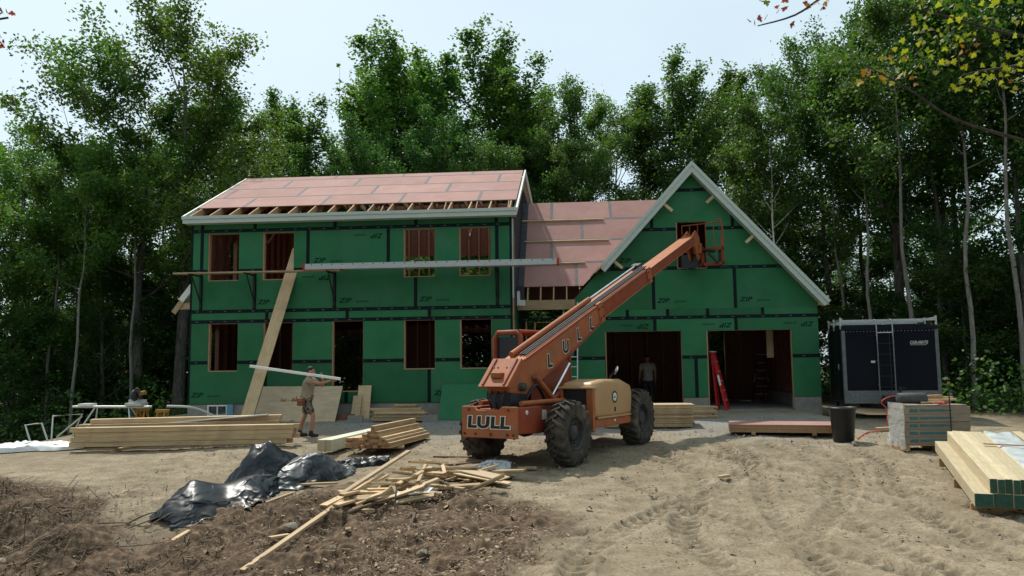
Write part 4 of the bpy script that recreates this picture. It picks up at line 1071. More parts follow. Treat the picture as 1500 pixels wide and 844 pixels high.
# worker carrying a long stick (local x = walking direction)
P1 = empty('person', (4.97, -3.77, gz(4.97,-3.77)), 'worker in tan shirt and camouflage shorts walking with a long stick on shoulder', 'person', rz=R(4))
hipR, hipL = (-.03,-.09,.93), (-.05,.09,.93)
sR, sL, chest, nk = (.0,-.19,1.37), (.05,.19,1.37), (.0,0,1.30), (.02,0,1.45)
skinned('body', [[((-.04,0,.95),.13,.11), ((-.03,0,1.10),.13,.10), (chest,.15,.11), (nk,.055), ((.04,0,1.52),.055)],
    [(chest,.15,.11), (sR,.06), ((.34,-.22,1.29),.041), ((.60,-.14,1.37),.031)], [(chest,.15,.11), (sL,.06), ((.30,.24,1.22),.042), ((.32,.06,1.42),.031)],
    [((-.04,0,.95),.13,.11), (hipR,.09), ((.15,-.11,.53),.060), ((.13,-.11,.30),.058), ((.11,-.11,.10),.042)],
    [((-.04,0,.95),.13,.11), (hipL,.09), ((-.10,.10,.52),.060), ((-.20,.10,.30),.058), ((-.22,.10,.10),.042)]], 'skin', P1)
skinned('shirt', [[((-.04,0,.86),.180), ((-.04,0,.97),.172), ((-.03,0,1.12),.160), (chest,.178,.142), ((.012,0,1.42),.085,.078)],
    [(chest,.178,.142), (sR,.082), ((.16,-.205,1.335),.074)], [(chest,.178,.142), (sL,.082), ((.17,.215,1.31),.074)]], 'shirt', P1)
skinned('shorts', [[((-.04,0,1.05),.146,.122), ((-.04,0,.99),.150,.128), ((-.04,0,.90),.150,.13), ((-.01,-.095,.80),.112), ((.13,-.11,.54),.098)], [((-.04,0,.90),.150,.13), ((-.06,.095,.80),.112), ((-.10,.10,.53),.098)]], 'camo', P1)
skinned('hand', hand((.60,-.14,1.37), (1,-.05,.05), (0,-1,.2), (0,.2,1), .75), 'skin', P1, 1)
skinned('hand', hand((.32,.06,1.42), (.1,-.35,1), (.9,.2,0), (-.3,-.8,.2), .45), 'skin', P1, 1)
head(P1, (.045,0,1.585), (1,-.10,-.12))
boots(P1, (.11,-.11,.09), (.29,-.12,.03)); boots(P1, (-.22,.10,.09), (-.04,.11,.03))
po = MB(); po.box(-.22,-.04,-.235,-.15,.76,.94).box(-.19,-.07,-.27,-.236,.78,.90).beam((-.20,-.245,.86),(-.24,-.25,1.0),.02,.02); po_ = po.build('tool_pouch', M['leather'], P1); bevel(po_, .02)
MB().lathe([(.158,.955),(.165,.965),(.165,1.0),(.158,1.01)], 20, 'Z', M=Matrix.Translation((-.04,0,0)) @ Matrix.Diagonal((1,.93,1,1))).build('belt', M['leather'], P1)
q0 = P1.matrix_basis if False else (Matrix.Translation(P1.location) @ Matrix.Rotation(R(4), 4, 'Z'))
board('carried_stick', q0 @ Vector((-1.42,-.12,1.735)), q0 @ Vector((.82,-.165,1.395)), .055, .065, 'white', 'long whitish wooden stick carried on the shoulder of the walking worker', 'stick', ends='white')
# man seen from behind in the garage bay
P2 = empty('person', (13.98, 4.5, -.395), 'man in grey shirt and dark trousers standing inside the garage, seen from behind', 'person', rz=R(100))
skinned('body', [[((0,0,.95),.13,.115), ((0,0,1.12),.12,.10), ((0,0,1.32),.15,.115), ((.01,0,1.47),.058), ((.02,0,1.54),.056)],
    [((0,0,1.32),.15,.115), ((0,-.20,1.39),.062), ((.0,-.27,1.12),.045), ((.07,-.28,.90),.034)], [((0,0,1.32),.15,.115), ((0,.20,1.39),.062), ((.0,.27,1.12),.045), ((.10,.26,.90),.034)],
    [((0,0,.95),.13,.115), ((0,-.10,.9),.10), ((.02,-.11,.48),.066), ((0,-.12,.09),.045)], [((0,0,.95),.13,.115), ((0,.10,.9),.10), ((.02,.11,.48),.066), ((0,.12,.09),.045)]], 'skin', P2)
skinned('shirt', [[((0,0,.82),.215), ((0,0,.90),.205), ((0,0,1.0),.188), ((0,0,1.14),.178), ((0,0,1.33),.18,.165), ((.005,0,1.45),.085,.08)], [((0,0,1.33),.18,.165), ((0,-.20,1.38),.086), ((0,-.25,1.21),.078)], [((0,0,1.33),.18,.165), ((0,.20,1.38),.086), ((0,.25,1.21),.078)]], 'greyshirt', P2)
skinned('trousers', [[((0,0,1.05),.15,.125), ((0,0,.98),.155,.13), ((0,0,.90),.155,.135), ((0,-.10,.78),.115), ((.02,-.11,.48),.088), ((0,-.12,.10),.075)], [((0,0,.90),.155,.135), ((0,.10,.78),.115), ((.02,.11,.48),.088), ((0,.12,.10),.075)]], 'darkcloth', P2)
skinned('hand', hand((.07,-.28,.90), (.1,0,-1), (0,-1,0), (1,0,0), .4), 'skin', P2, 1); skinned('hand', hand((.10,.26,.90), (.1,0,-1), (0,1,0), (1,0,0), .4), 'skin', P2, 1)
head(P2, (.03,0,1.61), (1,0,-.1), cap=True); boots(P2, (0,-.12,.09), (.2,-.14,.03)); boots(P2, (0,.12,.09), (.2,.14,.03))

# ------------------------------------------------------------------ ladders
def ladder(name, base, top, width, label, m_rail, m_rung, group=None, rw=.035, rd=.08, step=.305):
    base, top = Vector(base), Vector(top); d = (top-base); L = d.length; d.normalize()
    e = empty(name, base, label, 'ladder', group)
    side = d.cross(Vector((0,-1,0))).normalized()
    for sg in (-1, 1):
        o_ = side*sg*width/2; MB().beam(o_, o_ + d*L, rw, rd, Vector((0,-1,0))).build('rail', M[m_rail], e)
    k = .2
    while k < L-.1:
        MB().tube([d*k - side*(width/2-.01), d*k + side*(width/2-.01)], .018, 8).build('rung', M[m_rung], e); k += step
    return e
ladder('extension_ladder', (9.32,-.75,gz(9.32,-.75)), (9.36,-.03,1.55), .30, 'red railed ladder leaning on the wall beside a ground floor window', 'red', 'alu')
ladder('extension_ladder', (11.35,.85,-.42), (11.42,1.60,2.95), .43, 'aluminium extension ladder leaning on the wall between house and garage', 'alu', 'alu')
M['shadedred'] = mat('red_with_garage_shade', (.16,.012,.012), rough=.7)  # red of the second ladder with the garage's shade put into it
def stepladder(base, top, label, open_=.28, w0=.50, w1=.30, rz=0, mr='red'):
    base, top = Vector(base), Vector(top); e = empty('step_ladder', base, label, 'ladder', 'red step ladders in the garage')
    h = top-base; sd = Vector((math.cos(rz), math.sin(rz), 0)); bk = Vector((-math.sin(rz), math.cos(rz), 0))*open_
    for sg in (-1, 1):
        MB().beam(sd*sg*w0/2, h + sd*sg*w1/2, .03, .08, bk).build('front_rail', M[mr], e)
        MB().beam(sd*sg*w0/2*.9 + bk, h + sd*sg*w1/2*.9 + bk*.15, .03, .05, bk).build('rear_rail', M[mr], e)
        MB().beam(sd*sg*(w0/2+.018) - bk.normalized()*.005 + h*.42, sd*sg*(w0*.42+.018) + h*.60, .004, .06, bk).build('sticker', M['letterwhite'], e)
    for k in range(1, 6):
        f = k/6; ww = w0 + (w1-w0)*f; MB().box(-ww/2, ww/2, -.05, .05, -.015, .015, M=Matrix.Translation(h*f) @ Matrix.Rotation(rz, 4, 'Z')).build('step', M['alu'], e)
    MB().box(-w1/2-.03, w1/2+.03, -.08, .10, 0, .035, M=Matrix.Translation(h) @ Matrix.Rotation(rz, 4, 'Z')).build('top_cap', M['alu'], e)
    return e
stepladder((16.16,2.02,-.40), (15.80,2.10,1.36), 'bright red step ladder leaning at the pier between the garage bays', rz=R(70), w0=.42, w1=.26)
stepladder((18.2,6.6,-.395), (18.3,6.7,1.30), 'red step ladder in shade below the hanging post in the garage', rz=R(10), mr='shadedred')

# ------------------------------------------------------------------ trailer
T0, T1, TYF, TYB, TZ0, TZ1 = 19.12, 21.64, .20, 2.5, -.16, 2.04
TR = empty('enclosed_trailer', (20.40, .20, gz(20.35,1.0)), 'black enclosed cargo trailer with roof rack parked beside the garage', 'trailer')
def tp(mb, n, m_, parent=None, bv=0):
    o_ = mb.build(n, M[m_] if isinstance(m_, str) else m_, parent or TR, world=True)
    if bv: bevel(o_, bv)
    return o_
body = tp(MB().box(T0, T1, TYF, TYB, TZ0, TZ1-.12), 'body', 'trailer', bv=.03)
tp(MB().prism([(T0,TYF-.006,TZ1-.13),(T0,TYF+.02,TZ1-.04),(T0,TYF+.14,TZ1+.02),(T0,TYB,TZ1+.02),(T0,TYB,TZ1-.119),(T0,TYF,TZ1-.119)], (T1-T0,0,0)), 'roof_cap', 'trailer', bv=.012)
for x in (T0-.006, T1-.084): tp(MB().box(x, x+.09, TYF-.012, TYF+.10, TZ0+.0, TZ1-.14), 'corner_trim', 'dullalu')
# centre seam, rivet lines
tp(MB().box((T0+T1)/2-.01, (T0+T1)/2+.01, TYF-.004, TYF, TZ0+.36, TZ1-.16), 'panel_seam', 'black')
mb = MB()
for k in range(26): mb.lathe([(0,-.004),(.007,-.004),(.009,0)], 6, 'Y', M=Matrix.Translation((T0+.14+k*.09, TYF-.001, TZ1-.17)))
tp(mb, 'rivets', 'alu')
# diamond tread stone guard
M['tread'] = mat('diamond_plate', (.20,.21,.21), (.12,.125,.125), scale=22, rough=.5, metal=.5, bump=.9, bscale=40)
tp(MB().box(T0+.085, T1-.085, TYF-.010, TYF-.001, TZ0, TZ0+.36), 'stone_guard', 'tread')
# front ladder
lx0, lx1 = 20.03, 20.45
for x in (lx0, lx1):
    tp(MB().tube([(x,TYF-.11,TZ0+.30),(x,TYF-.11,TZ1+.13),(x,TYF+.15,TZ1+.17)], .017, 8), 'ladder_rail', 'dullalu')
    for z in (.35, 1.05, 1.75): tp(MB().tube([(x,TYF-.11,z),(x,TYF+.0,z)], .014, 6), 'ladder_bracket', 'alu')
for k in range(6): tp(MB().tube([(lx0,TYF-.11,.30+k*.305),(lx1,TYF-.11,.30+k*.305)], .014 if k > 4 else .012, 6), 'ladder_rung', 'alu' if k > 4 else 'darkmetal')
# roof rack
for y in (TYF+.12, TYF+1.2, TYB-.2):
    tp(MB().beam((T0+.02,y,TZ1+.14),(T1-.02,y,TZ1+.14), .04, .06), 'rack_bar', 'alu')
    for x in (T0+.0, T1-.0): tp(MB().box(x-.02,x+.02,y-.03,y+.03,TZ1-.10,TZ1+.24), 'rack_post', 'alu')
for x in (T0+.04, T1-.04): tp(MB().beam((x,TYF+.1,TZ1+.18),(x,TYB-.2,TZ1+.18), .04, .05), 'rack_rail', 'alu')
# maker's plate and lettering on the nose
M['greyletter'] = mat('grey_lettering', (.42,.43,.42), rough=.5)
nm = text_mesh('CAR-MATE', .115, .2, .007, 0, 1.05, .80); nm.materials.clear(); nm.materials.append(M['greyletter'])
o_ = link('nameplate', nm, None, TR, world=True); o_.matrix_basis = Matrix.Translation((20.90, TYF-.005, 1.50)) @ Matrix.Rotation(math.pi/2, 4, 'X')
tp(MB().box(20.91, 21.33, TYF-.005, TYF-.001, 1.462, 1.476), 'nameplate_bar', 'greyletter')
tp(MB().box(19.86, 19.97, TYF-.010, TYF-.001, .98, 1.04), 'data_plate', 'letterwhite')
# tongue, jack, side door, wheels
cx = (T0+T1)/2; zt = TZ0-.06
for sg in (-1, 1): tp(MB().beam((cx+sg*.75,TYF+.5,zt),(cx,TYF-1.15,zt), .08, .12), 'tongue', 'darkmetal')
tp(MB().tube([(cx,TYF-.85,zt-.38),(cx,TYF-.85,zt+.55)], .04, 10).box(cx-.10,cx+.10,TYF-.95,TYF-.75,zt-.40,zt-.37).box(cx-.02,cx+.16,TYF-.87,TYF-.83,zt+.50,zt+.53), 'jack', 'darkmetal')
tp(MB().box(cx-.05,cx+.05,TYF-1.32,TYF-1.10,zt-.04,zt+.08), 'coupler', 'darkmetal'); tp(MB().box(cx-.35,cx+.35,TYF-.55,TYF-.25,zt+.06,zt+.30), 'battery_box', 'black', bv=.02)
for x in (T0-.012, T1-.012): tp(MB().box(x, x+.024, TYB-.05, TYB+.012, TZ0, TZ1-.14), 'rear_corner_trim', 'dullalu')
dr = tp(MB().box(T0-.014, T0-.001, TYF+.5, TYF+1.25, TZ0+.1, TZ1-.25), 'side_door', 'trailer')
tp(MB().box(T0-.03, T0-.0145, TYF+.58, TYF+.64, .8, .95), 'door_handle', 'alu', dr)
for x in (T0+.16, T1-.16):
    for y in (1.55,):
        Mx = Matrix.Translation((x, y, gz(x, y)+.33))
        w_ = tp(MB().lathe([(.20,-.11),(.31,-.11),(.335,-.07),(.335,.07),(.31,.11),(.20,.11)], 24, 'Y', M=Mx @ Matrix.Rotation(math.pi/2, 4, 'Z')).lathe([(0,-.05),(.2,-.08),(.2,.08),(0,.05)], 20, 'Y', M=Mx @ Matrix.Rotation(math.pi/2, 4, 'Z')), 'wheel', 'rubber')
TR.rotation_euler.z = R(-8)
# ------------------------------------------------------------------ bin, hose
z = gz(17.38,-4.8)
mb = MB().lathe([(0,.02),(.205,0),(.215,.01),(.275,.70),(.30,.71),(.305,.75),(.29,.77),(.272,.765),(.262,.70),(.20,.03),(0,.03)], 28)
bn_ = mb.build('waste_bin', M['black'], label='tapered black plastic waste bin at the end of the red boards', cat='bin'); bn_.location = (17.38,-4.8,z-.005)
hs_ = [(17.75,-4.6),(18.3,-3.6),(18.9,-2.6),(19.2,-2.1),(19.35,-2.0)]
pts = [(x, y, gz(x,y)+.02) for x, y in hs_] + [(19.35,-2.05,-.2),(19.22,-2.1,-.02),(19.35,-2.1,.10),(19.6,-2.0,.14),(19.85,-2.0,.05),(19.95,-2.1,-.2),(19.7,-2.6,gz(19.7,-2.6)+.02),(19.2,-3.0,gz(19.2,-3)+.02)]
def smooth_path(P, n=6):
    P = [Vector(p) for p in P]; outp = []
    for i in range(len(P)-1):
        p0, p1, p2, p3 = P[max(i-1,0)], P[i], P[i+1], P[min(i+2,len(P)-1)]
        for k in range(n):
            t_ = k/n; outp.append(.5*((2*p1) + (p2-p0)*t_ + (2*p0-5*p1+4*p2-p3)*t_*t_ + (3*p1-p0-3*p2+p3)*t_**3))
    return outp + [P[-1]]
MB().tube(smooth_path(pts), .014, 6).build('air_hose', M['rednylon'], label='red air hose looping up near the trailer tongue', cat='hose')
board('hose_block', (19.05,-2.12,gz(19.1,-2.1)+.05), (20.05,-2.0,gz(20,-2)+.05), .16, .09, 'wood', 'short pale timber lying under the looping red hose', 'board')

# ------------------------------------------------------------------ lumber stacks
def stack(name, o, dvec, L, tiers, wd, ht, label, group, m_='wood', jit=.06, gap=.004, cat='board', ends='endwood', z0=.0):
    """tiers: list of (v offset, count) from the bottom up; v to the right of dvec"""
    o = Vector(o); d = Vector((dvec[0], dvec[1], dvec[2] if len(dvec) > 2 else 0)).normalized(); p = Vector((d.y, -d.x, 0)).normalized()
    for k, (v0, n) in enumerate(tiers):
        v0 = v0 + rng.uniform(-.014, .014)
        for i in range(n):
            a = o + p*(v0 + i*(wd+gap) + wd/2) + Vector((0,0,z0 + k*(ht+.0015) + ht/2)) + d*rng.uniform(-jit, jit)
            board(name, a, a + d*L, wd, ht, m_, label, cat, group, ends=ends)
# left: long timbers on the crest, two piles side by side
zl = min(gz(.5,-6.0), gz(5.0,-5.3))
for x in (1.2, 4.2): board('bearer', (x,-6.05+.158*(x-.5),gz(x,-5.9)+.02), (x+.1,-4.6+.158*(x-.5),gz(x,-5.0)+.03), .09, .07, 'wood', 'square bearer lying under the long front timbers', 'board', 'bearers under the long timbers')
zl = max(gz(1.2,-5.9), gz(4.2,-5.4)) + .055
stack('timber', (.42,-5.98,zl), (.988,.150), 4.75, [(-.30,3),(-.27,3),(-.31,3),(-.28,3)], .095, .105, 'long yellowish timber in the low front pile beside the walking worker', 'timbers in the low front pile', jit=.2)
stack('timber', (.05,-5.42,zl), (.988,.150,.008), 4.35, [(-.5,3),(-.46,3),(-.51,3),(-.47,3),(-.48,2)], .14, .11, 'long brownish timber in the taller pile behind the front timbers', 'timbers in the taller rear pile', jit=.28)
board('aluminium_rail', (-.1,-5.2,zl+.30), (4.3,-4.65,zl+.61), .10, .03, 'alu', 'long silver rail laid slanting on top of the rear timbers', 'rail', ends='alu')
# middle: pale beams and sawn studs with brick red ends
stack('pale_beam', (6.10,-6.45,gz(6.3,-5.5)+.05), (.16,.987,.01), 3.9, [(-.02,2)], .16, .24, 'pale greenish white beam lying beside the stud pile', 'pale beams beside the stud pile', 'palebeam', .03, ends='paleply')
zc = max(gz(7.0,-6.2), gz(7.4,-4.6)) + .02
for y in (-6.1, -4.3): board('bearer', (6.75,y,zc-.0), (7.85,y+.03,zc-.0), .09, .05, 'wood', 'flat bearer sticking out under the stud pile', 'board', 'bearers under the stud pile')
stack('stud', (6.68,-6.42,zc+.027), (.16,.987), 2.44, [(0,2)]*4, .14, .05, 'wide stud in the short pile next to pale beams', 'wide studs next to the pale beams', jit=.05)
stack('stud', (7.02,-6.50,zc+.027), (.16,.987), 2.44, [(.0,7),(.0,7),(.02,6),(.06,5),(.05,4),(.13,3)], .09, .056, 'sawn stud with reddish end in the stepped pile', 'sawn studs in the stepped pile', jit=.04)
board('stud', (7.28,-6.52,zc+.027+.40), (7.67,-4.1,zc+.027+.40), .09, .11, 'wood', 'square post on top of the stepped stud pile', 'board')
# by the wall
zw = gz(6.6,-1.0)
stack('brown_board', (5.90,-.98,zw+.03), (1,-.03), 1.45, [(-.15,3),(-.16,3),(-.14,3),(-.15,3),(-.13,3),(-.1,2),(-.1,2)], .14, .048, 'brown board in the low pile against the foundation', 'boards piled against the foundation', jit=.10)
stack('brown_board', (6.5,-.98,zw+.03+7*.0495), (1,-.03), .62, [(-.1,1),(-.08,1)], .14, .045, 'short board on top of the pile against the foundation', 'short boards on the pile by the foundation', jit=.05)
for (x, y) in ((5.45,-1.25), (7.52,-1.20)):
    mb = MB(); mb.box(-.10,.10,-.20,-.175,0,.2).box(-.10,.10,.175,.20,0,.2).box(-.10,-.07,-.175,.175,0,.2).box(.07,.10,-.175,.175,0,.2).box(-.07,.07,-.015,.015,0,.2)
    o_ = mb.build('concrete_block', M['conc'], label='hollow concrete block at the end of the boards by the foundation', cat='block', group='concrete blocks by the foundation'); o_.location = (x, y, gz(x,y)-.01); o_.rotation_euler.z = R(95)
def sheet(name, base0, base1, top_off, h, th_, m_, label, cat='sheet', group=None):
    """a panel leaning back: base edge base0-base1, leaning by top_off in +Y over height h"""
    b0, b1 = Vector(base0), Vector(base1); up = Vector((0, top_off, math.sqrt(max(h*h-top_off*top_off, .01))))
    nrm = (b1-b0).cross(up).normalized()*th_
    Cn = (b0+b1)/2
    return MB().prism([b0-Cn, b1-Cn, b1-Cn+up, b0-Cn+up], nrm).build(name, M[m_], label=label, cat=cat, group=group), Cn
def lean(*a, **k):
    o_, c_ = sheet(*a, **k); o_.location = c_; return o_
pw = lean('plywood_sheet', (2.35,-.80,gz(2.35,-.8)), (4.79,-.98,gz(4.79,-.98)), .74, 1.22, .018, 'paleply', 'large pale plywood sheet leaning on the wall behind the worker')
nm = text_mesh('1st - Bedroom', .15, .25, .001, 0, 1.0, 1.15); nm.materials.clear(); nm.materials.append(M['leather'])
q = link('scribble', nm, None, pw); up_ = Vector((0,.74,.97)).normalized(); xd = Vector((2.44,-.18,-.01)).normalized(); nd = xd.cross(up_).normalized()
Mx = Matrix((xd, nd.cross(xd), nd)).transposed().to_4x4(); Mx.translation = Vector((-.60,.0,0)) + up_*.70 + nd*.0225 + xd*0 + Vector((0,.02,.0)) ; q.matrix_basis = Mx
lean('board_offcut', (5.10,-.50,gz(5.1,-.5)), (5.36,-.52,gz(5.3,-.5)), .30, .72, .018, 'wood', 'narrow offcut leaning on the foundation below the door opening')
lean('board_offcut', (5.22,-.38,gz(5.3,-.4)), (5.60,-.36,gz(5.6,-.4)), .28, .98, .018, 'wood', 'taller offcut leaning on the foundation behind a narrow one')
lean('sheathing_offcut', (7.68,-.78,gz(7.68,-.78)), (9.00,-.80,gz(9,-.8)), .70, 1.20, .014, 'zip', 'loose green sheathing sheet leaning on the wall beside the ladder')
board('ground_board', (4.25,-.62,gz(4.3,-.6)+.08), (5.25,-.60,gz(5.2,-.6)+.08), .03, .17, 'osb', 'dark board on edge along the foundation below the door opening', 'board', ends='osb')
# behind the telehandler
zg = gz(13.7,-2.5); 
stack('garage_board', (12.3,-2.70,zg+.03), (1,-.01), 2.15, [(-.9,6)]*1 + [(-.9,6)]*11, .14, .045, 'pale board in the tall pile behind the big front tyre', 'boards piled behind the big tyre', jit=.05)
zg2 = gz(14.2,-1.0)
stack('garage_board', (13.2,-1.0,zg2+.02), (1,.02), 2.1, [(-.6,4)]*7, .14, .045, 'pale board in the lower pile nearest the garage bay', 'boards piled nearest the garage bay', jit=.12)
# red roof sheets lying on the ground
d_ = Vector((2.44,-.50,0)).normalized(); p_ = Vector((-d_.y, d_.x, 0)); zr = max(gz(15.2,-3.6), gz(16.9,-4.1)) + .06
for k in range(2): board('bearer', Vector((15.6+k*1.3,-4.05-.27*k,zr-.03)), Vector((15.85+k*1.3,-2.85-.27*k,zr-.03)), .09, .06, 'wood', 'short bearer lying under the red roof sheets', 'board', 'bearers under the red sheets')
SH = MB().box(0,2.44,0,1.22,0,.0215).mesh('roof_sheet'); SH.materials.append(M['redroof']); SH.materials.append(M['stud'])
for pl_ in SH.polygons:
    if abs(pl_.normal.z) < .5: pl_.material_index = 1
for k in range(8):
    o_ = link('roof_sheet', SH, None, label='red roof sheathing sheet in the flat stack by the waste bin', cat='sheet', group='red sheets stacked by the bin')
    o_.location = Vector((15.08,-3.88,zr+k*.0225)) + d_*rng.uniform(-.015,.015) + p_*rng.uniform(-.01,.01); o_.rotation_euler.z = math.atan2(d_.y, d_.x)
# right: engineered beams with green sealed ends
d_ = Vector((.29,.957,0)).normalized(); p_ = Vector((d_.y,-d_.x,0)); o0 = Vector((17.02,-11.30,0)); zb = -1.0; RS = .082
for k, s in enumerate((.25, 1.8, 3.5)):
    a = o0 + d_*s; board('bearer', Vector((a.x,a.y,zb-.08+RS*s)) - p_*.02, Vector((a.x,a.y,zb-.08+RS*s)) + p_*1.5, .09, .15, 'stud', 'dark bearer lying under the beams with green ends', 'board', 'bearers under the green ended beams')
def rbeam(v, w_, z0, h, s0, s1, m_, label, group, ends='greenend'):
    a = o0 + p_*(v+w_/2) + d_*s0; b_ = o0 + p_*(v+w_/2) + d_*s1
    board('beam', (a.x,a.y,zb+z0+h/2+RS*s0), (b_.x,b_.y,zb+z0+h/2+RS*s1), w_, h, m_, label, 'beam', group, ends=ends)
for i in range(6): rbeam(.0+i*.235, .23, 0, .19, rng.uniform(-.03,.03), 4.10+rng.uniform(-.05,.05), 'lvl', 'yellow beam with dark green end in the bottom layer', 'bottom layer of green ended beams')
for i in range(6): rbeam(.20+i*.092, .09, .192, .20, rng.uniform(-.04,.02), 4.05+rng.uniform(-.05,.05), 'lvl', 'narrow yellow beam with green end in the top layer', 'top layer of green ended beams')
wr = MB()
nu, nv = 40, 14
vsn = []
for i in range(nu+1):
    for j in range(nv+1):
        s = i/nu*3.95+.02; v = .76 + j/nv*.50
        zz_ = .40 + .012*math.sin(s*9+v*13) + .02*float(vnoise(np.array([s*4.]), np.array([v*9.]))[0]); 
        if j in (0, nv): zz_ = .20
        q = o0 + p_*v + d_*s; vsn.append((q.x, q.y, zb+zz_+RS*s))
wr.add(vsn, [(i*(nv+1)+j, i*(nv+1)+j+1, (i+1)*(nv+1)+j+1, (i+1)*(nv+1)+j) for i in range(nu) for j in range(nv)], 0, True)
for i in range(2): rbeam(.765+i*.245, .24, .192, .19, .03, 3.9, 'lvl', 'beam under the white plastic wrap', 'beams under the white wrap')
wo = wr.build('plastic_wrap', M['clearwrap'], label='glossy white plastic wrap over part of the beam pile', cat='wrap')
for f in wo.data.polygons: pass
rbeam(1.28, .14, .192, .19, -.02, 4.2, 'lvl', 'single yellow beam on the far side of the white wrap', None)
a = o0 + p_*.55 + d_*2.55; b_ = o0 + p_*1.35 + d_*2.35; board('strip', (a.x,a.y,zb+.43+RS*2.55), (b_.x,b_.y,zb+.44+RS*2.35), .05, .02, 'stud', 'thin wooden strip lying across the white wrap', 'strip')
# pallet of cartons
PA = R(4); pc = Vector((18.72,-5.78,0)); zp = gz(18.8,-5.8)
def pm(x, y, z): return Matrix.Translation((pc.x, pc.y, zp)) @ Matrix.Rotation(PA, 4, 'Z') @ Matrix.Translation((x, y, z))
pal = empty('pallet', (pc.x,pc.y,zp), 'wooden pallet under the cartons with teal print', 'pallet', rz=PA)
for k in range(5): MB().box(-.68,.68,-.5+k*.14,-.40+k*.14,.10,.12).build('deck_slat', M['stud'], pal)
for k in range(3): MB().box(-.68+k*.63,-.58+k*.63,-.5,.16,0,.099).build('bearer', M['stud'], pal)
CT = MB().box(-.66,.66,-.5,.16,0,.148).mesh('carton'); CT.materials.append(M['carton'])
for k in range(5):
    e = link('carton', CT, None, label='long flat brown carton with teal print on the pallet', cat='carton', group='cartons stacked on the pallet')
    e.matrix_basis = pm(rng.uniform(-.012,.012), rng.uniform(-.01,.01), .122+k*.150); bevel(e, .008) if k == 0 else None
    mb = MB(); x = -.55; r3 = random.Random(5)
    mb.box(-.56,-.40,-.504,-.500,.045,.105); x = -.36
    while x < .10: w_ = r3.uniform(.02,.045); mb.box(x, x+w_, -.503,-.500,.05,.10); x += w_+.008
    mb.box(.13,.30,-.503,-.500,.06,.092)
    mb.build('print', M['teal'], e)
tt = .122+5*.15
MB().box(-.64,.62,-.48,.15,0,.035).build('flat_carton', M['carton'], label='flat carton board covering the pallet of cartons', cat='board').matrix_basis = pm(0,0,tt)
mb = MB(); vs_ = []
for i in range(13):
    for j in range(7):
        yy = -.53 + i*.058; zz_ = .05 + j*.15; vs_.append((-.668 - .025*abs(math.sin(i*1.7+j*2.3)) - .05*(j < 2)*abs(math.sin(i*.9)), yy, zz_ - .03*math.sin(i*1.3)*(j == 0)))
mb.add(vs_, [(i*7+j, (i+1)*7+j, (i+1)*7+j+1, i*7+j+1) for i in range(12) for j in range(6)], 0, True)
mb.build('shrink_wrap', M['film'], label='crinkled clear wrap hanging on the side of the carton pallet', cat='wrap').matrix_basis = pm(0,0,0)
o_ = MB().lathe([(0,-.28),(.09,-.28),(.11,-.26),(.115,0),(.11,.26),(.09,.28),(0,.28)], 14, 'Y', M=Matrix.Rotation(math.pi/2, 4, 'Z') @ Matrix.Diagonal((1.25,1,1.0,1))).build('grey_roll', M['greybundle'], label='charcoal grey roll lying on the carton pallet', cat='roll'); o_.matrix_basis = pm(-.32,-.15,tt+.16) 
for k, (x, y, l, zt_) in enumerate(((.20,.05,.75,.02),(.28,-.08,.70,.06),(.15,.18,.60,.02),(.33,.06,.62,.10),(.05,-.22,.5,.02))):
    a = pm(x-l/2,y,tt+.036+zt_) @ Vector((0,0,.02)); b_ = pm(x+l/2,y+.04,tt+.036+zt_) @ Vector((0,0,.02)); board('offcut', a, b_, .10, .038, 'wood', 'short lumber offcut lying on the carton pallet', 'board', 'offcuts on the carton pallet')
board('offcut', pm(-.05,.02,tt+.17) @ Vector((0,0,0)), pm(.38,.06,tt+.18) @ Vector((0,0,0)), .16, .07, 'stud', 'thick brown block on top of the offcuts on the carton pallet', 'board')
for k, (x, y, r_) in enumerate(((-.45,-.42,.2),(-.10,-.41,-.1))):
    o_ = MB().box(-.16,.16,-.07,.07,0,.004).build('paper', M['paper'], label='loose pale paper sheet on the front edge of the carton pallet', cat='paper', group='papers on the carton pallet'); o_.matrix_basis = pm(x,y,tt+.037) @ Matrix.Rotation(r_, 4, 'Z')
pts = [pm(.18+.16*math.cos(k*.9)*(.5+.05*k), -.36+.07*math.sin(k*1.3), tt+.045+.012*(k % 3)) @ Vector((0,0,0)) for k in range(12)]
MB().tube(smooth_path(pts, 4), .014, 6).build('red_strap', M['red'], label='tangled red strap on the front of the carton pallet', cat='strap')
a = pm(.22,-.58,0) @ Vector((0,0,.0)); MB().tube([a, a+Vector((.0,0,1.32))], .012, 6).build('marker_rod', M['black'], label='thin dark rod with yellow tip standing before the cartons', cat='rod')
rod = bpy.data.objects['marker_rod']; tipm = MB().tube([a+Vector((0,0,1.32)), a+Vector((0,0,1.37))], .022, 8).build('tip', M['yellow'], rod)

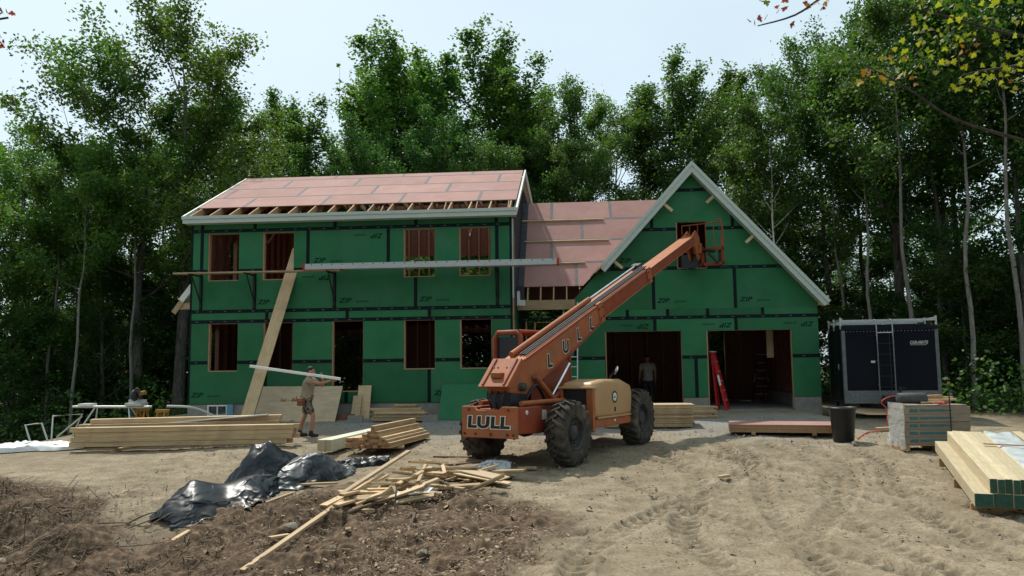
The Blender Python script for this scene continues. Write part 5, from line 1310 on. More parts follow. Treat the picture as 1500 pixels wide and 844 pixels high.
# ------------------------------------------------------------------ saw stand and saw (behind the left timbers)
ss0 = Vector((-.35,-3.25,gz(-.35,-3.25)))
SS = empty('saw_stand', ss0, 'folding aluminium saw stand behind the timber piles', 'saw stand')
for yy in (-.06, .06): MB().tube([(-1.05,yy,.72),(1.0,yy,.70)], .030, 8).build('beam', M['alu'], SS)
for sx in (-1, 1):
    for sy in (-1, 1): MB().tube([(sx*.45,sy*.05,.70),(sx*.72,sy*.38,.02)], .020, 8).build('leg', M['alu'], SS)
    MB().tube([(sx*.66,-.31,.18),(sx*.66,.31,.18)], .016, 6).build('brace', M['alu'], SS)
MB().box(-.86,-.52,-.14,.14,.735,.80).build('work_support', M['white'], SS)
sw = ss0 + Vector((.62,0,.735)); SW = empty('miter_saw', sw, 'yellow and grey mitre saw mounted on the aluminium stand', 'saw')
MB().box(-.22,.22,-.16,.18,0,.07).build('base', M['alu'], SW); MB().box(-.24,.24,.05,.075,.07,.15).build('fence', M['alu'], SW)
MB().tube([(0,.18,.08),(.02,.14,.28),(.06,-.02,.36)], .05, 8).build('arm', M['rim'], SW)
MB().lathe([(0,-.03),(.14,-.03),(.15,0),(.14,.03),(0,.03)], 18, 'Y', M=Matrix.Translation((-.02,-.06,.26)) @ Matrix.Rotation(math.pi/2, 4, 'Z')).build('blade_guard', M['rim'], SW)
MB().tube([(.05,.04,.30),(.22,.04,.34)], .055, 10).build('motor', M['yellow'], SW); MB().tube([(.02,-.14,.40),(.10,-.16,.44),(.14,-.10,.40)], .018, 6).build('handle', M['rim'], SW)
# folded tubular frame and drill case lying beside it
e = empty('folding_frame', (-1.45,-4.3,gz(-1.45,-4.3)), 'bent aluminium tube frame resting on the sand crest', 'frame')
MB().tube([(-.35,0,.0),(-.50,0,.42),(-.12,.05,.46),(.06,.05,.02)], .024, 8).build('hoop', M['alu'], e)
MB().tube([(.05,.2,.02),(.0,.3,.62),(.75,.3,.66),(.55,.2,.05)], .022, 8).build('hoop', M['alu'], e)
MB().tube([(.15,.25,.1),(.75,.3,.6)], .02, 8).build('cross_tube', M['alu'], e)
for k, (x, y) in enumerate(((.35,-3.1), (1.0,-3.3))):
    e = empty('saw_horse', (x,y,gz(x,y)), 'orange plastic trestle behind the timber piles', 'trestle', 'orange trestles behind the timbers')
    for sx in (-1, 1):
        for sy in (-1, 1): MB().beam((sx*.12,sy*.22,.0),(sx*.09,sy*.06,.56), .04, .04).build('leg', M['yellow'], e)
    MB().box(-.16,.16,-.07,.07,.55,.62).build('top', M['yellow'], e)
MB().tube(smooth_path([(.95,-3.0,gz(.95,-3)+.68),(1.5,-2.6,gz(1.5,-2.6)+.58),(2.0,-2.3,gz(2,-2.3)+.30),(2.3,-2.1,gz(2.3,-2.1)+.02)]), .03, 8).build('bent_pipe', M['trim'], label='pale bent pipe arching down behind the timber piles', cat='pipe')

# ------------------------------------------------------------------ sheeting
def crumple(x, y, sc, seed):
    """sharp creases: folded (triangle) waves in several directions, warped"""
    q = np.random.default_rng(int(seed*10)); h = 0
    wx = x + .35*fbm(x*1.1+seed, y*1.1, 2); wy = y + .35*fbm(x*1.1-seed, y*1.1+9, 2)
    for k in range(6):
        a = q.uniform(0, np.pi); f = sc*q.uniform(.45, 1.5); ph = (wx*np.cos(a) + wy*np.sin(a))*f + q.uniform(0, 1)
        h = h - np.abs((ph % 1)-.5)*2/(f/sc)**.8*q.uniform(.3, .7)*(.35+1.3*np.clip(fbm(x*.8+k*5, y*.8, 2)+.5, 0, 1))
    return h*.33
def sheeting(name, A, B, hw, height, m_, label, seed, n=(150,70), edge=.5, sc=2.2):
    A, B = np.array(A), np.array(B); L = np.linalg.norm(B-A); d = (B-A)/L; p = np.array([d[1],-d[0]])
    u = np.linspace(0, 1, n[0]); v = np.linspace(-1, 1, n[1]); Ug, Vg = np.meshgrid(u, v, indexing='ij')
    wob = 1 + edge*fbm(Ug*5+seed, Vg*0+seed*2, 3)*1.2
    prof = np.power(np.clip(np.sin(np.pi*np.clip(Ug*.94+.03, 0, 1)), 0, 1), .45)
    hwu = hw(Ug) if callable(hw) else hw
    X = A[0] + d[0]*L*Ug + p[0]*Vg*hwu*prof*wob; Y = A[1] + d[1]*L*Ug + p[1]*Vg*hwu*prof*wob
    X = X + .10*fbm(Ug*9, Vg*4+seed, 3); Y = Y + .10*fbm(Ug*9+5, Vg*4-seed, 3)
    dome = np.clip(1-np.abs(Vg)**2.2, 0, 1)*prof
    lump = .65 + .9*fbm(X*.9+seed, Y*.9, 2)
    cr = 1.35*crumple(X, Y, sc, seed) + .55*crumple(X, Y, sc*2.2, seed+3) + .26*crumple(X, Y, sc*4.3, seed+5)
    Z = terr(X, Y) + .02 + height*np.clip(dome*lump, 0, 2) + np.clip(.20 + .62*height/.5*cr*(.25+.75*dome), -.10, .5)*dome**.4
    Z = np.maximum(Z, terr(X, Y) + .004)
    jt = np.random.default_rng(int(seed*7)); a_ = 0*dome
    X = X + jt.normal(size=X.shape)*a_*.8; Y = Y + jt.normal(size=X.shape)*a_*.8; Z = np.maximum(Z + jt.normal(size=X.shape)*a_, terr(X, Y) + .004)
    V_ = np.stack([X.ravel(), Y.ravel(), Z.ravel()], 1); c_ = V_.mean(0); c_[2] = V_[:,2].min(); V_ = V_ - c_
    ii = np.arange(n[0]*n[1]).reshape(n); F_ = np.stack([ii[:-1,:-1].ravel(), ii[:-1,1:].ravel(), ii[1:,1:].ravel(), ii[1:,:-1].ravel()], 1)
    F_ = np.concatenate([F_[:, [0,1,2]], F_[:, [0,2,3]]]); me = fastmesh(name, V_, F_, True); o_ = link(name, me, M[m_], label=label, cat='sheeting'); o_.location = c_
    return o_
sheeting('plastic_sheeting', (5.40,-11.45), (6.35,-9.35), lambda u: .80-.15*u, .58, 'plasticblack', 'lower bunched end of the black plastic sheeting on the bank', 3.3, (170,100), sc=1.1)
sheeting('plastic_sheeting', (5.75,-10.2), (6.55,-8.45), lambda u: .55+.15*u, .95, 'plasticblack', 'tallest bunched fold of the black plastic sheeting', 5.9, (150,80), sc=1.3)
sheeting('sheen_sheeting', (6.25,-9.75), (7.05,-7.9), .60, .50, 'plasticsheen', 'crumpled black plastic sheeting with painted sky sheen lying against the black heap', 4.4, (150,80), sc=1.5)
sheeting('plastic_sheeting', (6.65,-7.95), (7.75,-7.10), .30, .16, 'plasticblack', 'small dark end of black sheeting in front of the studs', 8.1, (60,30), sc=2.4)
sheeting('white_sheeting', (-3.2,-6.6), (.2,-5.2), .5, .10, 'whitesheet', 'white plastic sheeting lying flat on the sand crest', 5.5, (70,24), sc=3)
sheeting('rag', (8.75,-10.75), (9.25,-10.2), .16, .12, 'whitesheet', 'crumpled pale plastic scrap in the wood pile', 2.2, (30,16), sc=6)
sheeting('tarp_scrap', (9.7,-8.45), (10.25,-8.05), .2, .06, 'clearwrap', 'grey plastic scrap beside the rear tyre of the telehandler', 6.2, (30,16), sc=5)

# ------------------------------------------------------------------ scrap pile
def gp(x, y, h=0): return Vector((x, y, gz(x, y)+h))
SG = 'short offcuts in the scrap wood pile'
board('long_board', gp(7.22,-12.9,.03), gp(8.02,-10.95,.10), .088, .04, 'wood', 'long pale board sticking out of the scrap pile down the bank', 'board')
board('long_board', gp(7.95,-11.0,.16), Vector((8.45,-8.45,gz(8.45,-8.45)+.42)), .088, .04, 'wood', 'long pale board propped up on the scrap pile', 'board')
board('long_board', gp(7.75,-11.25,.05), gp(8.30,-9.6,.20), .14, .04, 'wood', 'wide grey board under the propped long board', 'board')
for k in range(2): board('plywood_offcut', Vector((9.45,-9.15-.25*k,gz(9.5,-9.2)+.24-.05*k)), Vector((10.3+.1*k,-9.45-.2*k,gz(10.3,-9.4)+.12-.05*k)), .42-.22*k, .02, 'paleply' if k == 0 else 'wood', ('flat pinkish plywood offcut on the right of the scrap pile', 'pale board edge under the pinkish plywood offcut')[k], 'board', ends='wood')
board('ground_lath', gp(8.6,-6.75,.02), gp(10.0,-6.9,.02), .06, .03, 'osb', 'thin brown lath on the ground beside the rear tyre', 'board', ends='osb')
board('ground_lath', gp(9.0,-7.6,.02), gp(9.75,-7.35,.02), .07, .02, 'osb', 'broken brown lath between scrap pile and telehandler', 'board', ends='osb')
r4 = random.Random(21)
for k in range(50):
    u = r4.random(); x = 8.2 + u*1.75 + r4.gauss(0,.15); y = -10.75 + u*1.7 + r4.gauss(0,.38)
    l = r4.choice((.3,.45,.6,.8,1.0,1.3,1.6)); a = r4.gauss(.35,1.0); hgt = max(.03, .46*math.exp(-((x-9.1)**2/.5 + (y+9.75)**2/.5))*r4.random() + .03)
    dx, dy = math.cos(a)*l/2, math.sin(a)*l/2; tl = r4.gauss(0,.09)
    p0 = Vector((x-dx, y-dy, max(gz(x-dx,y-dy)+.025, gz(x,y)+hgt-tl))); p1 = Vector((x+dx, y+dy, max(gz(x+dx,y+dy)+.025, gz(x,y)+hgt+tl)))
    board('offcut', p0, p1, r4.choice((.088,.088,.14,.06)), .038, 'wood', 'short pale lumber offcut in the scrap pile', 'board', SG, roll_=r4.gauss(0,.3))
for (x, y, a, l) in ((7.05,-9.5,.15,.75),(6.95,-9.2,1.5,.35),(6.95,-10.9,.45,.4),(5.9,-11.9,1.1,.3),(7.35,-11.95,.9,.3),(10.6,-8.2,.1,.35),(14.0,-9.1,.3,.2)):
    board('stray_offcut', gp(x-math.cos(a)*l/2, y-math.sin(a)*l/2, .06), gp(x+math.cos(a)*l/2, y+math.sin(a)*l/2, .06), .085, .035, 'wood', 'stray pale offcut lying away from the scrap pile', 'board', 'stray offcuts on the bank')
for (x, y) in ((9.62,-13.2),(7.4,-11.6),(3.7,-12.6),(2.7,-12.3),(8.5,-13.6)):
    s = r4.uniform(.07,.14); bm = bmesh.new(); bmesh.ops.create_icosphere(bm, subdivisions=3, radius=1)
    for v in bm.verts:
        q = v.co*1.7; nzv = float(fbm(np.array([q.x+x*3]), np.array([q.y+q.z*1.3+y]), 3)[0]); v.co = v.co*(1+.35*nzv); v.co.x *= s*1.3; v.co.y *= s; v.co.z *= s*.62
    me = bpy.data.meshes.new('stone'); bm.to_mesh(me); bm.free()
    for p__ in me.polygons: p__.use_smooth = True
    o_ = link('stone', me, M['stone'], label='grey field stone half sunk in the brown soil', cat='stone', group='field stones in the soil'); o_.location = gp(x, y, s*.05); o_.rotation_euler.z = r4.random()*6
# bent root and dead branches lying on the bank
def stick(pts, r0, label, group=None):
    P = smooth_path([gp(x, y, h) for x, y, h in pts], 4); n_ = len(P); c_ = P[0].copy()
    o_ = MB().tube([p-c_ for p in P], [r0*(1-.7*i/n_) for i in range(n_)], 6).build('branch', M['twig'], label=label, cat='branch', group=group); o_.location = c_; return o_
stick([(9.15,-11.55,.05),(9.25,-11.9,.14),(9.28,-12.3,.03)], .035, 'bent pale root sticking out of the brown soil')
stick([(8.1,-11.4,.05),(8.75,-10.9,.12),(9.5,-10.25,.05)], .03, 'dark crooked branch along the foot of the scrap pile')
stick([(8.78,-11.05,.0),(8.80,-11.02,.32)], .02, 'short upright stub in front of the scrap pile')
for k in range(16):
    x, y = r4.uniform(2.2,6.3), r4.uniform(-13.4,-10.3); a = r4.uniform(-.3,1.6); l = r4.uniform(.4,1.1)
    stick([(x,y,.02),(x+math.cos(a)*l*.5,y+math.sin(a)*l*.5,r4.uniform(.05,.16)),(x+math.cos(a+.3)*l,y+math.sin(a+.3)*l,.03)], r4.uniform(.008,.02), 'dead grey branch lying on the brushy soil bank', 'dead branches on the soil bank')
# twigs, chips and litter nobody could count
def litter(name, n, area, m_, size, label, seed, asp=6, flat=.15, dens=None):
    r_ = np.random.default_rng(seed); X = r_.uniform(area[0], area[1], n*3); Y = r_.uniform(area[2], area[3], n*3)
    k = r_.random(n*3) < dens(X, Y); X, Y = X[k][:n], Y[k][:n]; m_n = len(X)
    a = r_.uniform(0, 2*np.pi, m_n); L = size*r_.lognormal(0, .5, m_n); wv = L/asp*r_.uniform(.6,1.5,m_n); tl = r_.normal(0, flat, m_n)
    Z = terr(X, Y) + .018 + .02*r_.random(m_n)
    dx = np.stack([np.cos(a)*np.cos(tl), np.sin(a)*np.cos(tl), np.sin(tl)], 1)*L[:,None]/2; dy = np.stack([-np.sin(a), np.cos(a), np.zeros(m_n)], 1)*wv[:,None]/2; dz = np.stack([np.zeros(m_n)]*2 + [wv*.5], 1)
    c_ = np.stack([X, Y, Z], 1)
    V_ = np.concatenate([c_-dx-dy, c_-dx+dy, c_+dx+dy, c_+dx-dy, c_-dx*.8+dz, c_+dx*.8+dz])
    i = np.arange(m_n); f = lambda *q: np.stack([i+j*m_n for j in q], 1)
    F_ = np.concatenate([f(0,3,5,4), f(2,1,4,5), f(1,0,4,4)[:, :4], f(3,2,5,5)[:, :4]])
    F_ = np.concatenate([f(0,3,5,4), f(2,1,4,5)])
    return link(name, fastmesh(name, V_, F_), M[m_], kind='stuff', label=label)
litter('twigs', 11000, (1.5,12.5,-15,-8.8), 'twig', .075, 'fine twigs and roots scattered over the brown soil', 1, 14, .35, lambda X, Y: np.clip(np.maximum(soilmask(X,Y), ss(5.5,3,X)*ss(-9,-10.5,Y))*.9, 0, 1))
litter('brush', 3000, (1.2,6.2,-14.5,-9.6), 'brushtwig', .20, 'tangled dead brush on the dark soil bank', 9, 30, .40, lambda X, Y: np.clip(bankmask(X,Y)*.9 + .12*soilmask(X,Y), 0, 1))
litter('wood_chips', 1500, (6.5,12.5,-15,-8), 'chip', .032, 'pale wood chips and shavings scattered over the brown soil', 2, 3, .3, lambda X, Y: np.clip(soilmask(X,Y)*np.exp(-((X-9.6)/2.2)**2), 0, 1))
litter('gravel', 4500, (3,19,-14,-1), 'gravelbit', .024, 'small stones scattered over the sand', 3, 1.3, .3, lambda X, Y: .5+0*X)

# ------------------------------------------------------------------ trees
def leaves_mesh(name, P, size, seed, updir=.55, tint=None, fold=True):
    """P: (n,3) leaf centres -> rhombic, slightly folded leaves"""
    r_ = np.random.default_rng(seed); n = len(P)
    nrm = r_.normal(size=(n,3)); nrm /= np.linalg.norm(nrm, axis=1)[:,None]; nrm[:,2] = np.abs(nrm[:,2])*(1-updir) + updir; nrm /= np.linalg.norm(nrm, axis=1)[:,None]
    a = r_.normal(size=(n,3)); a -= nrm*np.sum(a*nrm, 1)[:,None]; a /= np.linalg.norm(a, axis=1)[:,None]; b_ = np.cross(nrm, a)
    s = size*r_.uniform(.65, 1.35, n)[:,None]
    V_ = np.concatenate([P-a*s*.55, P+b_*s*.40-nrm*s*.10+a*s*.05, P+a*s*.60-nrm*s*.12, P-b_*s*.40-nrm*s*.10+a*s*.05])
    i = np.arange(n); F_ = np.stack([i, i+n, i+2*n, i+3*n], 1)
    me = fastmesh(name, V_, F_)
    if tint is None: tint = r_.random(n)
    pt_attr(me, 'tint', np.concatenate([tint]*4)); return me
def grow(kind, seed):
    """returns bark mesh and leaf mesh of a tree about H metres tall"""
    r_ = random.Random(seed); nr = np.random.default_rng(seed); mb = MB(); clumps = []
    K = dict(maple=dict(H=18, t0=.24, n=30, ang=(72,36), len=.36, r0=.19, leaf=.14, per=44, cr=.58, sec=8), oak=dict(H=15, t0=.40, n=17, ang=(54,12), len=.36, r0=.24, leaf=.12, per=130, cr=.50, sec=6),
             round=dict(H=16, t0=.28, n=26, ang=(52,5), len=.27, r0=.18, leaf=.125, per=88, cr=.46, sec=6), slim=dict(H=16, t0=.34, n=20, ang=(55,12), len=.20, r0=.12, leaf=.125, per=80, cr=.46, sec=4),
             birch=dict(H=12, t0=.55, n=14, ang=(60,30), len=.17, r0=.075, leaf=.13, per=42, cr=.40, sec=4), pole=dict(H=14, t0=.58, n=12, ang=(58,25), len=.16, r0=.085, leaf=.13, per=70, cr=.46, sec=4), under=dict(H=7, t0=.12, n=20, ang=(35,5), len=.30, r0=.06, leaf=.13, per=52, cr=.44, sec=4))[kind]
    H = K['H']; pts = []; x = y = 0; segs = 12
    for i in range(segs+1):
        t_ = i/segs; pts.append(Vector((x, y, H*.97*t_))); x += r_.gauss(0, .012*H/3); y += r_.gauss(0, .012*H/3)
    rad = [K['r0']*(1.25 if i == 0 else 1)*(1-(i/segs)**1.3*.92) for i in range(segs+1)]
    mb.tube(pts, rad, 9)
    def at(t_):
        f = t_*segs; i = min(int(f), segs-1); return pts[i].lerp(pts[i+1], f-i)
    az = r_.random()*6
    for i in range(K['n']):
        t_ = K['t0'] + (1-K['t0'])*(i+.3)/K['n']; tt_ = (t_-K['t0'])/(1-K['t0'])
        az += 2.4 + r_.gauss(0,.35); el = R(K['ang'][1] + (K['ang'][0]-K['ang'][1])*tt_ + r_.gauss(0,8))
        if kind == 'maple': prof = 1-.52*tt_
        elif kind == 'oak': prof = (.7+.5*r_.random())*(1-.40*tt_**2)
        elif kind == 'round': prof = (.45+.75*math.sin(math.pi*min(1, tt_*.75+.2)))
        else: prof = (.6+.6*math.sin(math.pi*(tt_*.8+.15)))
        L = H*K['len']*prof*r_.uniform(.7,1.2); p = at(t_); d = Vector((math.cos(az)*math.cos(el), math.sin(az)*math.cos(el), math.sin(el)))
        P = [p]; q = p.copy(); dd = d.copy(); ns = 8 if kind == 'maple' else 5
        for j in range(ns):
            dd = (dd + Vector((r_.gauss(0,.12), r_.gauss(0,.12), .10 if kind != 'maple' else .04))).normalized(); q = q + dd*L/ns; P.append(q.copy())
        rb = max(.012, K['r0']*.42*(1-t_*.75)); mb.tube(P, [rb*(1-.8*j/ns) for j in range(ns+1)], 5, cap=False)
        for j in range(2, ns+1):
            tp_ = (1.15-.85*j/ns) if kind == 'maple' else (1.0 if j < ns else .8)
            clumps.append((P[j], K['cr']*tp_, tp_ if kind == 'maple' else 1))
            if kind == 'maple': clumps.append((P[j].lerp(P[j-1], .5), K['cr']*tp_, tp_))
        for k in range(K['sec']):
            f = r_.uniform(.25,1); i0 = min(int(f*ns), ns-1); b0 = P[i0].lerp(P[i0+1], f*ns-i0)
            sa = r_.uniform(-1.2,1.2); sd = Matrix.Rotation(sa, 3, 'Z') @ dd; sd.z += r_.uniform(-.25,.45); sd.normalize(); sl_ = L*r_.uniform(.22,.5)*(1.15-.5*f)*(.62 if kind == 'maple' else 1)
            e1 = b0 + sd*sl_*.5 + Vector((0,0,.04*sl_)); e2 = b0 + sd*sl_ + Vector((0,0,.14*sl_))
            mb.tube([b0,e1,e2], [rb*.4,rb*.28,.006], 4, cap=False); clumps.append((e1, K['cr']*.8, .7)); clumps.append((e2, K['cr']*(.55 if kind == 'maple' else 1), .7 if kind == 'maple' else 1))
    if kind == 'maple':      # upright leader shoots
        for k in range(8):
            b0 = at(r_.uniform(.66,.93)) + Vector((r_.gauss(0,.9), r_.gauss(0,.9), 0)); L = r_.uniform(1.4,3.0)
            for j in range(7): clumps.append((b0 + Vector((r_.gauss(0,.05), r_.gauss(0,.05), L*j/6)), .27-.030*j, .42-.035*j))
            mb.tube([b0-Vector((0,0,.6)), b0+Vector((0,0,L))], [.02,.005], 4, cap=False)
    cl = np.array([c[0][:] for c in clumps]); cr = np.array([c[1] for c in clumps]); wt = np.array([c[2] for c in clumps])
    skip = nr.random(len(cl)) < {'oak': .14, 'slim': .22, 'maple': .12}.get(kind, .10); cl, cr, wt = cl[~skip], cr[~skip], wt[~skip]
    cnt = np.maximum(4, (K['per']*wt*nr.uniform(.5,1.4,len(cl)))).astype(int); ix = np.repeat(np.arange(len(cl)), cnt)
    off = nr.normal(size=(len(ix),3))*np.array([.62,.62,.42]); P_ = cl[ix] + off*cr[ix][:,None]
    ct = nr.random(len(cl))
    tint = np.clip(.35*ct[ix] + .65*nr.random(len(ix)), 0, 1)
    return H, mb.mesh('trunk'), leaves_mesh('crown', P_, K['leaf'], seed+5, .45, tint)
PROTO = {}
def proto(kind, seed, bark, leaf):
    k = (kind, seed, bark, leaf)
    if k not in PROTO:
        H, tm, lm = grow(kind, seed); tm.materials.append(M[bark]); lm.materials.append(M[leaf]); PROTO[k] = (H, tm, lm)
    return PROTO[k]
rt = random.Random(99)
def tree(kind, seed, x, y, h, label, group, bark='barkdark', leaf='leaf', rz=None, wide=1.0, tilt=0, name=None):
    H, tm, lm = proto(kind, seed, bark, leaf); s = h/(H*{'maple':1.12,'oak':1.13,'round':1.10,'slim':1.08}.get(kind, 1.03))
    zb_ = gz(x, y) - .1
    e = empty(name or {'oak':'oak_tree','birch':'birch_tree','under':'sapling'}.get(kind, 'maple_tree' if kind in ('maple',) else 'broadleaf_tree'), (x, y, zb_), label, 'tree', group, rz=rt.uniform(0,6.28) if rz is None else rz)
    e.rotation_euler.y = tilt; e.scale = (s*wide, s*wide, s)
    link('trunk', tm, None, e); link('crown', lm, None, e); return e
# the two tall open crowned oaks by the left end of the house
tree('oak', 3, -6.66, 9.2, 16.0, 'open crowned oak with a bare grey trunk standing clear of the house', None, 'barkgrey', 'leaf', rz=2.0, wide=1.15)
tree('oak', 8, -4.95, 9.2, 18.2, 'tallest oak, its trunk rising right beside the end wall of the house', None, 'barkgrey', 'leaf', rz=.8, wide=1.05)
g1 = 'upright maples behind the main roof'
for k, (x, y, h, lb) in enumerate(((-3.56,20,17.3,'maple behind the far upper corner of the main roof, beside the yellowing tree'),(-2.1,24,19.5,'low pointed maple between the yellowing tree and the tall maples'),(.53,22,21.5,'tall pointed maple above the first upper window of the house'),(1.9,25,21.0,'tall maple just behind the pointed one over the upper windows'),
        (4.3,23,20.5,'spiky maple above the middle of the main roof'),(6.59,24,22.2,'tallest spiky maple, above the paired upper windows by the corner'),(8.54,22,19.4,'broad shouldered maple above the corner where the two roofs meet'),(10.2,26,19.2,'thin topped maple above the start of the lower roof'))):
    tree('maple', (1,2,4)[k % 3], x, y, h, lb, g1, 'barkdark', 'leaf', wide=1.35)
for k in range(9):
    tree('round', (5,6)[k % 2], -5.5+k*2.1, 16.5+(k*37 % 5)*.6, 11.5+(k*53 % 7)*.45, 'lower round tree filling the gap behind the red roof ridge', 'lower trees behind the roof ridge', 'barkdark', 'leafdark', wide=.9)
for k, (x, y, h, lb) in enumerate(((12.4,19,16.4,'round crowned tree behind the middle of the lower red roof'),(14.3,24,17.0,'round crowned tree behind the lower roof, close to the gable'),(11.0,22,14.0,'low round tree behind the shingled edge of the lower roof'))):
    tree('round', (5,6)[k % 2], x, y, h, lb, 'round trees behind the lower roof', 'barkdark', 'leaf', wide=.95)
for k, (x, y, h, lb) in enumerate(((15.86,21,17.4,'maple rising behind the left slope of the garage gable'),(17.48,19,18.0,'tall maple with thin shoots directly over the gable peak'),(19.94,23,18.8,'maple rising behind the right slope of the garage gable'),(21.0,19,17.4,'maple over the lower end of the gable, next to the birches'))):
    tree('maple', (2,4,1)[k % 3], x, y, h, lb, 'maples behind the garage gable', 'barkdark', 'leafdark', wide=1.15)
for k, (x, y, h) in enumerate(((-14.54,9,11.8),(-14.3,12,12.7),(-11.11,10,11.2),(-13.57,16,13.6),(-9.3,13,11.7),(-10.48,18,14.0),(-7.2,17,14.3),(-5.87,22,16.6),(-17.5,14,13.0),(-16.2,7.5,10.5),(-12.6,7.0,9.0),(-8.2,9,8.8),(-6.3,11.5,10.4))):
    tree(('round','slim','round','maple')[k % 4], (5,7,6,2)[k % 4], x, y, h*1.2, 'lower leafy tree in the wood beyond the oaks', 'trees of the wood beyond the oaks', 'barkgrey' if k % 2 else 'barkdark', 'leaf')
tree('slim', 7, -4.4, 13.0, 9.8, 'small yellowing tree at the end of the main roof ridge', None, 'barkgrey', 'leafyellow')
for k, (x, y, h) in enumerate(((21.9,15,16.3),(22.6,12.5,15.6),(24.5,14,17.0),(24.9,11,16.6),(25.6,8.6,17.0),(28.0,12,18.0),(27.4,6.5,17.4),(29.8,9,18.0),(29.0,4.0,16.3),(31.5,7,18.3),(26.6,10.5,17.6))):
    tree(('slim','round','slim','oak')[k % 4], (7,6,9,3)[k % 4], x, y, h, 'tall slender tree in the dark wood behind the trailer', 'trees of the wood behind the trailer', 'barkgrey', 'leafdark', wide=.95)
tree('birch', 12, 19.9, 10.2, 12.3, 'thin white barked birch just behind the garage slope', None, 'barkbirch', 'leafdark', name='birch_tree')
tree('birch', 13, 19.3, 12.0, 11.7, 'slender greyish birch standing close to the white birch', None, 'barkgrey', 'leafdark', name='birch_tree')
for k, (x, y, h) in enumerate(((22.9,8.5,13.5),(23.5,6.2,14.5),(25.0,5.2,15.0),(26.2,4.4,15.5),(22.6,10.8,13.0),(27.3,3.6,15.0))):
    tree('pole', (30,31)[k % 2], x, y, h, 'thin pale grey trunk bare for most of its height, behind the trailer', 'thin pale trunks behind the trailer', 'barkpale', 'leafdark', name='slender_tree')
for k, (x, y, h) in enumerate(((-7.6,6.0,12.0),(-9.4,7.2,12.5),(-11.6,5.4,12.0),(-6.0,7.4,12.5),(-13.2,6.6,12.0),(-3.6,12.0,13.0))):
    tree('pole', (31,30)[k % 2], x, y, h, 'thin pale grey trunk bare for most of its height, near the oaks', 'thin pale trunks near the oaks', 'barkpale', 'leaf', name='slender_tree')
# farther rows close the view below the crowns
far = random.Random(5)
for k in range(26):
    x = -34 + k*2.95 + far.uniform(-1,1); y = far.uniform(32,46)
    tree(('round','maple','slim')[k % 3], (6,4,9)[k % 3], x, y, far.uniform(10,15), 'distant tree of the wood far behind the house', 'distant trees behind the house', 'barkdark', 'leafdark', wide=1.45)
# unseen wood across the clearing, added to cut sky light on the facade
for k in range(17):
    x = -22 + k*4.2 + far.uniform(-1,1); y = -33 - far.uniform(0,7) + (6 if k in (0,16) else 0)
    tree(('round','maple','round')[k % 3], (6,4,5)[k % 3], x, y, far.uniform(15,20), 'unseen tree across the clearing, added to dim the front of the house', 'unseen trees across the clearing', 'barkdark', 'leafdark', wide=1.5)
# saplings along the wood edge
for k in range(88):
    if k < 18: x, y = far.uniform(-20,-3.2), far.uniform(6,20)
    elif k < 34: x, y = far.uniform(23.5,34), far.uniform(6.5,16)
    elif k < 64: x, y = far.uniform(-6,22), far.uniform(11.5,18)
    else: x, y = -5+(k-64)*1.15, 11.6+(k*7 % 5)*.4
    tree('under', (20,21)[k % 2], x, y, far.uniform(3.5,7), 'leafy sapling in the understorey of the wood', 'saplings at the edge of the wood', 'barkdark', 'brushleaf', wide=1.3)
# undergrowth
r_ = np.random.default_rng(4); n = 120000
X = np.concatenate([r_.uniform(-30,-3,n//3), r_.uniform(22.3,44,n//3), r_.uniform(-8,24,n//3)]); Y = np.concatenate([r_.uniform(2,24,n//3), r_.uniform(1.5,24,n//3), r_.uniform(11.5,26,n//3)])
hmax = np.clip(.35 + 2.0*np.abs(fbm(X*.5, Y*.5, 3))*2, .1, 2.4)*ss(2.8, 6, np.minimum(np.abs(X-10)-6, 99)+6*(Y > 11))
Zg = terr(X, Y); P_ = np.stack([X, Y, Zg + hmax*r_.random(len(X))], 1)
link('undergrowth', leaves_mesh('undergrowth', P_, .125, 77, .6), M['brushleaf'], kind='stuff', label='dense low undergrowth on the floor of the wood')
# ------------------------------------------------------------------ near maples whose branches hang into the picture
def maple_leaf():
    o_ = []
    for (a, r__) in ((-90,.10),(-60,.42),(-45,.36),(-20,.72),(-5,.48),(12,.60),(30,.40),(48,.82),(62,.62),(75,.70),(90,1.0),(105,.70),(118,.62),(132,.82),(150,.40),(168,.60),(185,.48),(200,.72),(225,.36),(240,.42)):
        o_.append((r__*math.cos(R(a)), r__*math.sin(R(a))+.15, -.25*(abs(math.cos(R(a)))*r__)**2))
    mb = MB(); n = len(o_); mb.add([(0,.15,0)] + o_, [(0, i+1, (i+1) % n + 1) for i in range(n)]); return mb.mesh('leaf')
def lm_mat(name, c1, c2):
    m_ = leafmat(name, c1, c2, .5, .3); return m_
LC = {'yellowgreen': lm_mat('yellow_green_maple_leaf', (.22,.24,.03), (.22,.24,.03)), 'green': lm_mat('green_maple_leaf', (.10,.16,.025), (.10,.16,.025)), 'orange': lm_mat('orange_maple_leaf', (.30,.14,.03), (.30,.14,.03)), 'red': lm_mat('dark_red_maple_leaf', (.15,.03,.025), (.15,.03,.025))}
LMESH = {}
for k, v in LC.items():
    LMESH[k] = maple_leaf(); pt_attr(LMESH[k], 'tint', np.full(len(LMESH[k].vertices), .5)); LMESH[k].materials.append(v)
rl = random.Random(31)
def leaf_at(parent, p, size, col):
    o_ = link('leaf', LMESH[col], None, parent); o_.location = p
    o_.rotation_euler = (R(rl.gauss(55,28)), R(rl.gauss(0,25)), rl.uniform(0,6.28)); s = size*rl.uniform(.7,1.25); o_.scale = (s,s,s)
def pxp(x, y, d):     # real place of a twig d metres in front of the lens axis
    return Vector((11.5155,-23.0829,1.0389)) + (Fv + R2*(x-750)/1167.25 + U2*(422-y)/1167.25)*d
root = Vector((18.4,-14.6, gz(18.4,-14.6)-.1))
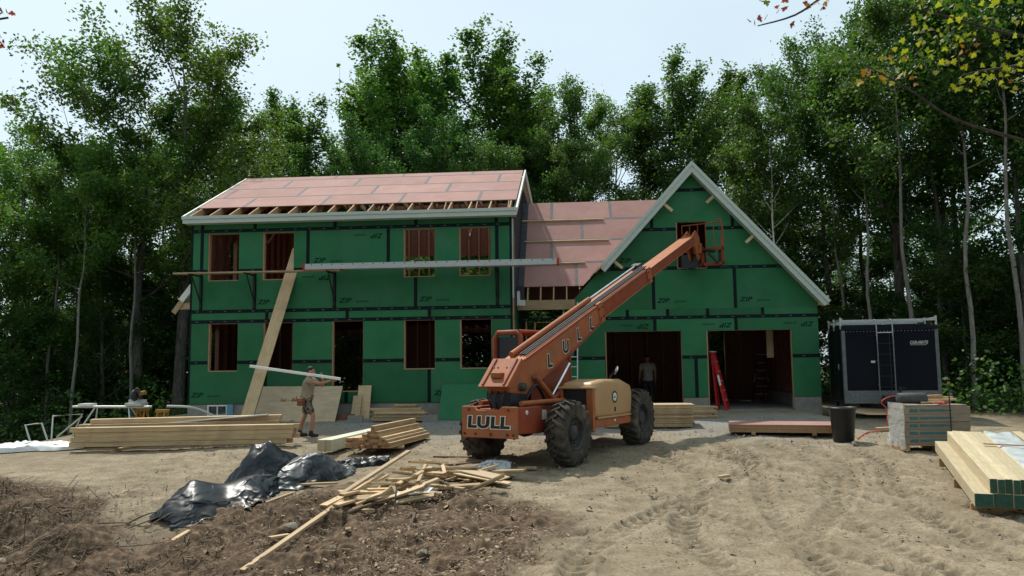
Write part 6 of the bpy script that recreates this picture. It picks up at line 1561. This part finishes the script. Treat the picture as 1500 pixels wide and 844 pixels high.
MT = empty('overhanging_maple', root, 'maple reaching yellow and orange leaved branches over the right of the yard', 'tree')
def nb(P, rr, n_=6): return MB().tube([p-root for p in smooth_path(P, 4)], [rr*(1-.8*i/(len(P)*4-4)) for i in range(len(P)*4-3)], n_)
MB().tube([(0,0,0),(.1,.1,2.5),(0,.15,5),(-.15,.2,7.5)], [.17,.14,.11,.06], 10).build('trunk', M['barkdark'], MT)
tr_ = root + Vector((.05,.12,3.6)); tr2 = root + Vector((-.05,.16,5.6))
br = {'a': [tr_, pxp(1560,225,9.2), pxp(1500,206,9), pxp(1400,175,8.9), pxp(1330,130,8.8), pxp(1265,95,8.7)],
      'b': [tr2, pxp(1580,60,9.4), pxp(1480,50,9.2), pxp(1390,25,9), pxp(1300,5,8.9)],
      'c': [tr2 + Vector((0,0,.8)), pxp(1450,-75,9), pxp(1300,-50,8.8), pxp(1215,-10,8.7), pxp(1165,22,8.6), pxp(1110,38,8.6)],
      'd': [tr_ + Vector((0,0,.4)), pxp(1540,110,9.3), pxp(1470,100,9.2), pxp(1410,110,9.1)]}
for k, P in br.items(): nb(P, .032).build('limb', M['barkdark'], MT)
def scatter(n, x0, x1, y0, y1, cols, size, dens=None):
    k = 0
    while k < n:
        x, y = rl.uniform(x0,x1), rl.uniform(y0,y1)
        if dens and rl.random() > dens(x, y): continue
        leaf_at(MT, pxp(x, y, rl.uniform(8.5,9.4)) - root, size, rl.choice(cols)); k += 1
scatter(60, 1385,1510, 50,135, ['yellowgreen','yellowgreen','green'], .052)
scatter(80, 1330,1505, -10,60, ['yellowgreen','green','yellowgreen'], .052)
scatter(44, 1305,1400, 45,112, ['yellowgreen','yellowgreen','green'], .052)
scatter(26, 1255,1345, 103,125, ['orange','yellowgreen','orange','yellowgreen'], .055)
scatter(14, 1270,1330, 78,92, ['orange','yellowgreen'], .05)
scatter(34, 1400,1500, 100,135, ['yellowgreen','green','yellowgreen','orange','yellowgreen'], .055)
scatter(8, 1395,1440, 60,80, ['orange','red'], .05)
for (x, y, c_) in ((1100,32,'red'),(1112,30,'red'),(1120,28,'red'),(1105,35,'red'),(1140,10,'red'),(1138,18,'red'),(1146,14,'red'),(1150,3,'red'),(1158,38,'red'),(1185,12,'orange'),(1192,6,'orange'),(1199,4,'orange'),(1208,8,'orange'),(1205,14,'red'),(1178,6,'red'),(1118,2,'red'),(1126,5,'green'),(1212,1,'red')):
    leaf_at(MT, pxp(x, y, rl.uniform(8.5,8.7)) - root, .058, c_)
root2 = Vector((3.6,-14.4, gz(3.6,-14.4)-.1)); ML = empty('red_leaved_maple', root2, 'maple at the left with a twig of dark red leaves', 'tree')
MB().tube([(0,0,0),(.05,0,3),(.15,-.1,6),(.1,0,8)], [.12,.10,.07,.03], 10).build('trunk', M['barkdark'], ML)
a_ = root2 + Vector((.12,-.05,5.2)); P = [a_, pxp(-60,10,8.8), pxp(-20,28,8.7), pxp(12,26,8.7)]
MB().tube([p-root2 for p in smooth_path(P, 4)], .012, 5).build('limb', M['barkdark'], ML); MB().tube([p-root2 for p in smooth_path([pxp(-40,18,8.75), pxp(-10,50,8.7), pxp(4,66,8.7)], 4)], .008, 5).build('limb', M['barkdark'], ML)
for (x, y) in ((3,18),(10,19),(15,18),(-3,22),(2,55),(5,62),(3,70),(-4,58),(-12,30),(-20,25)): leaf_at(ML, pxp(x, y, 8.7)-root2, .055, 'red')
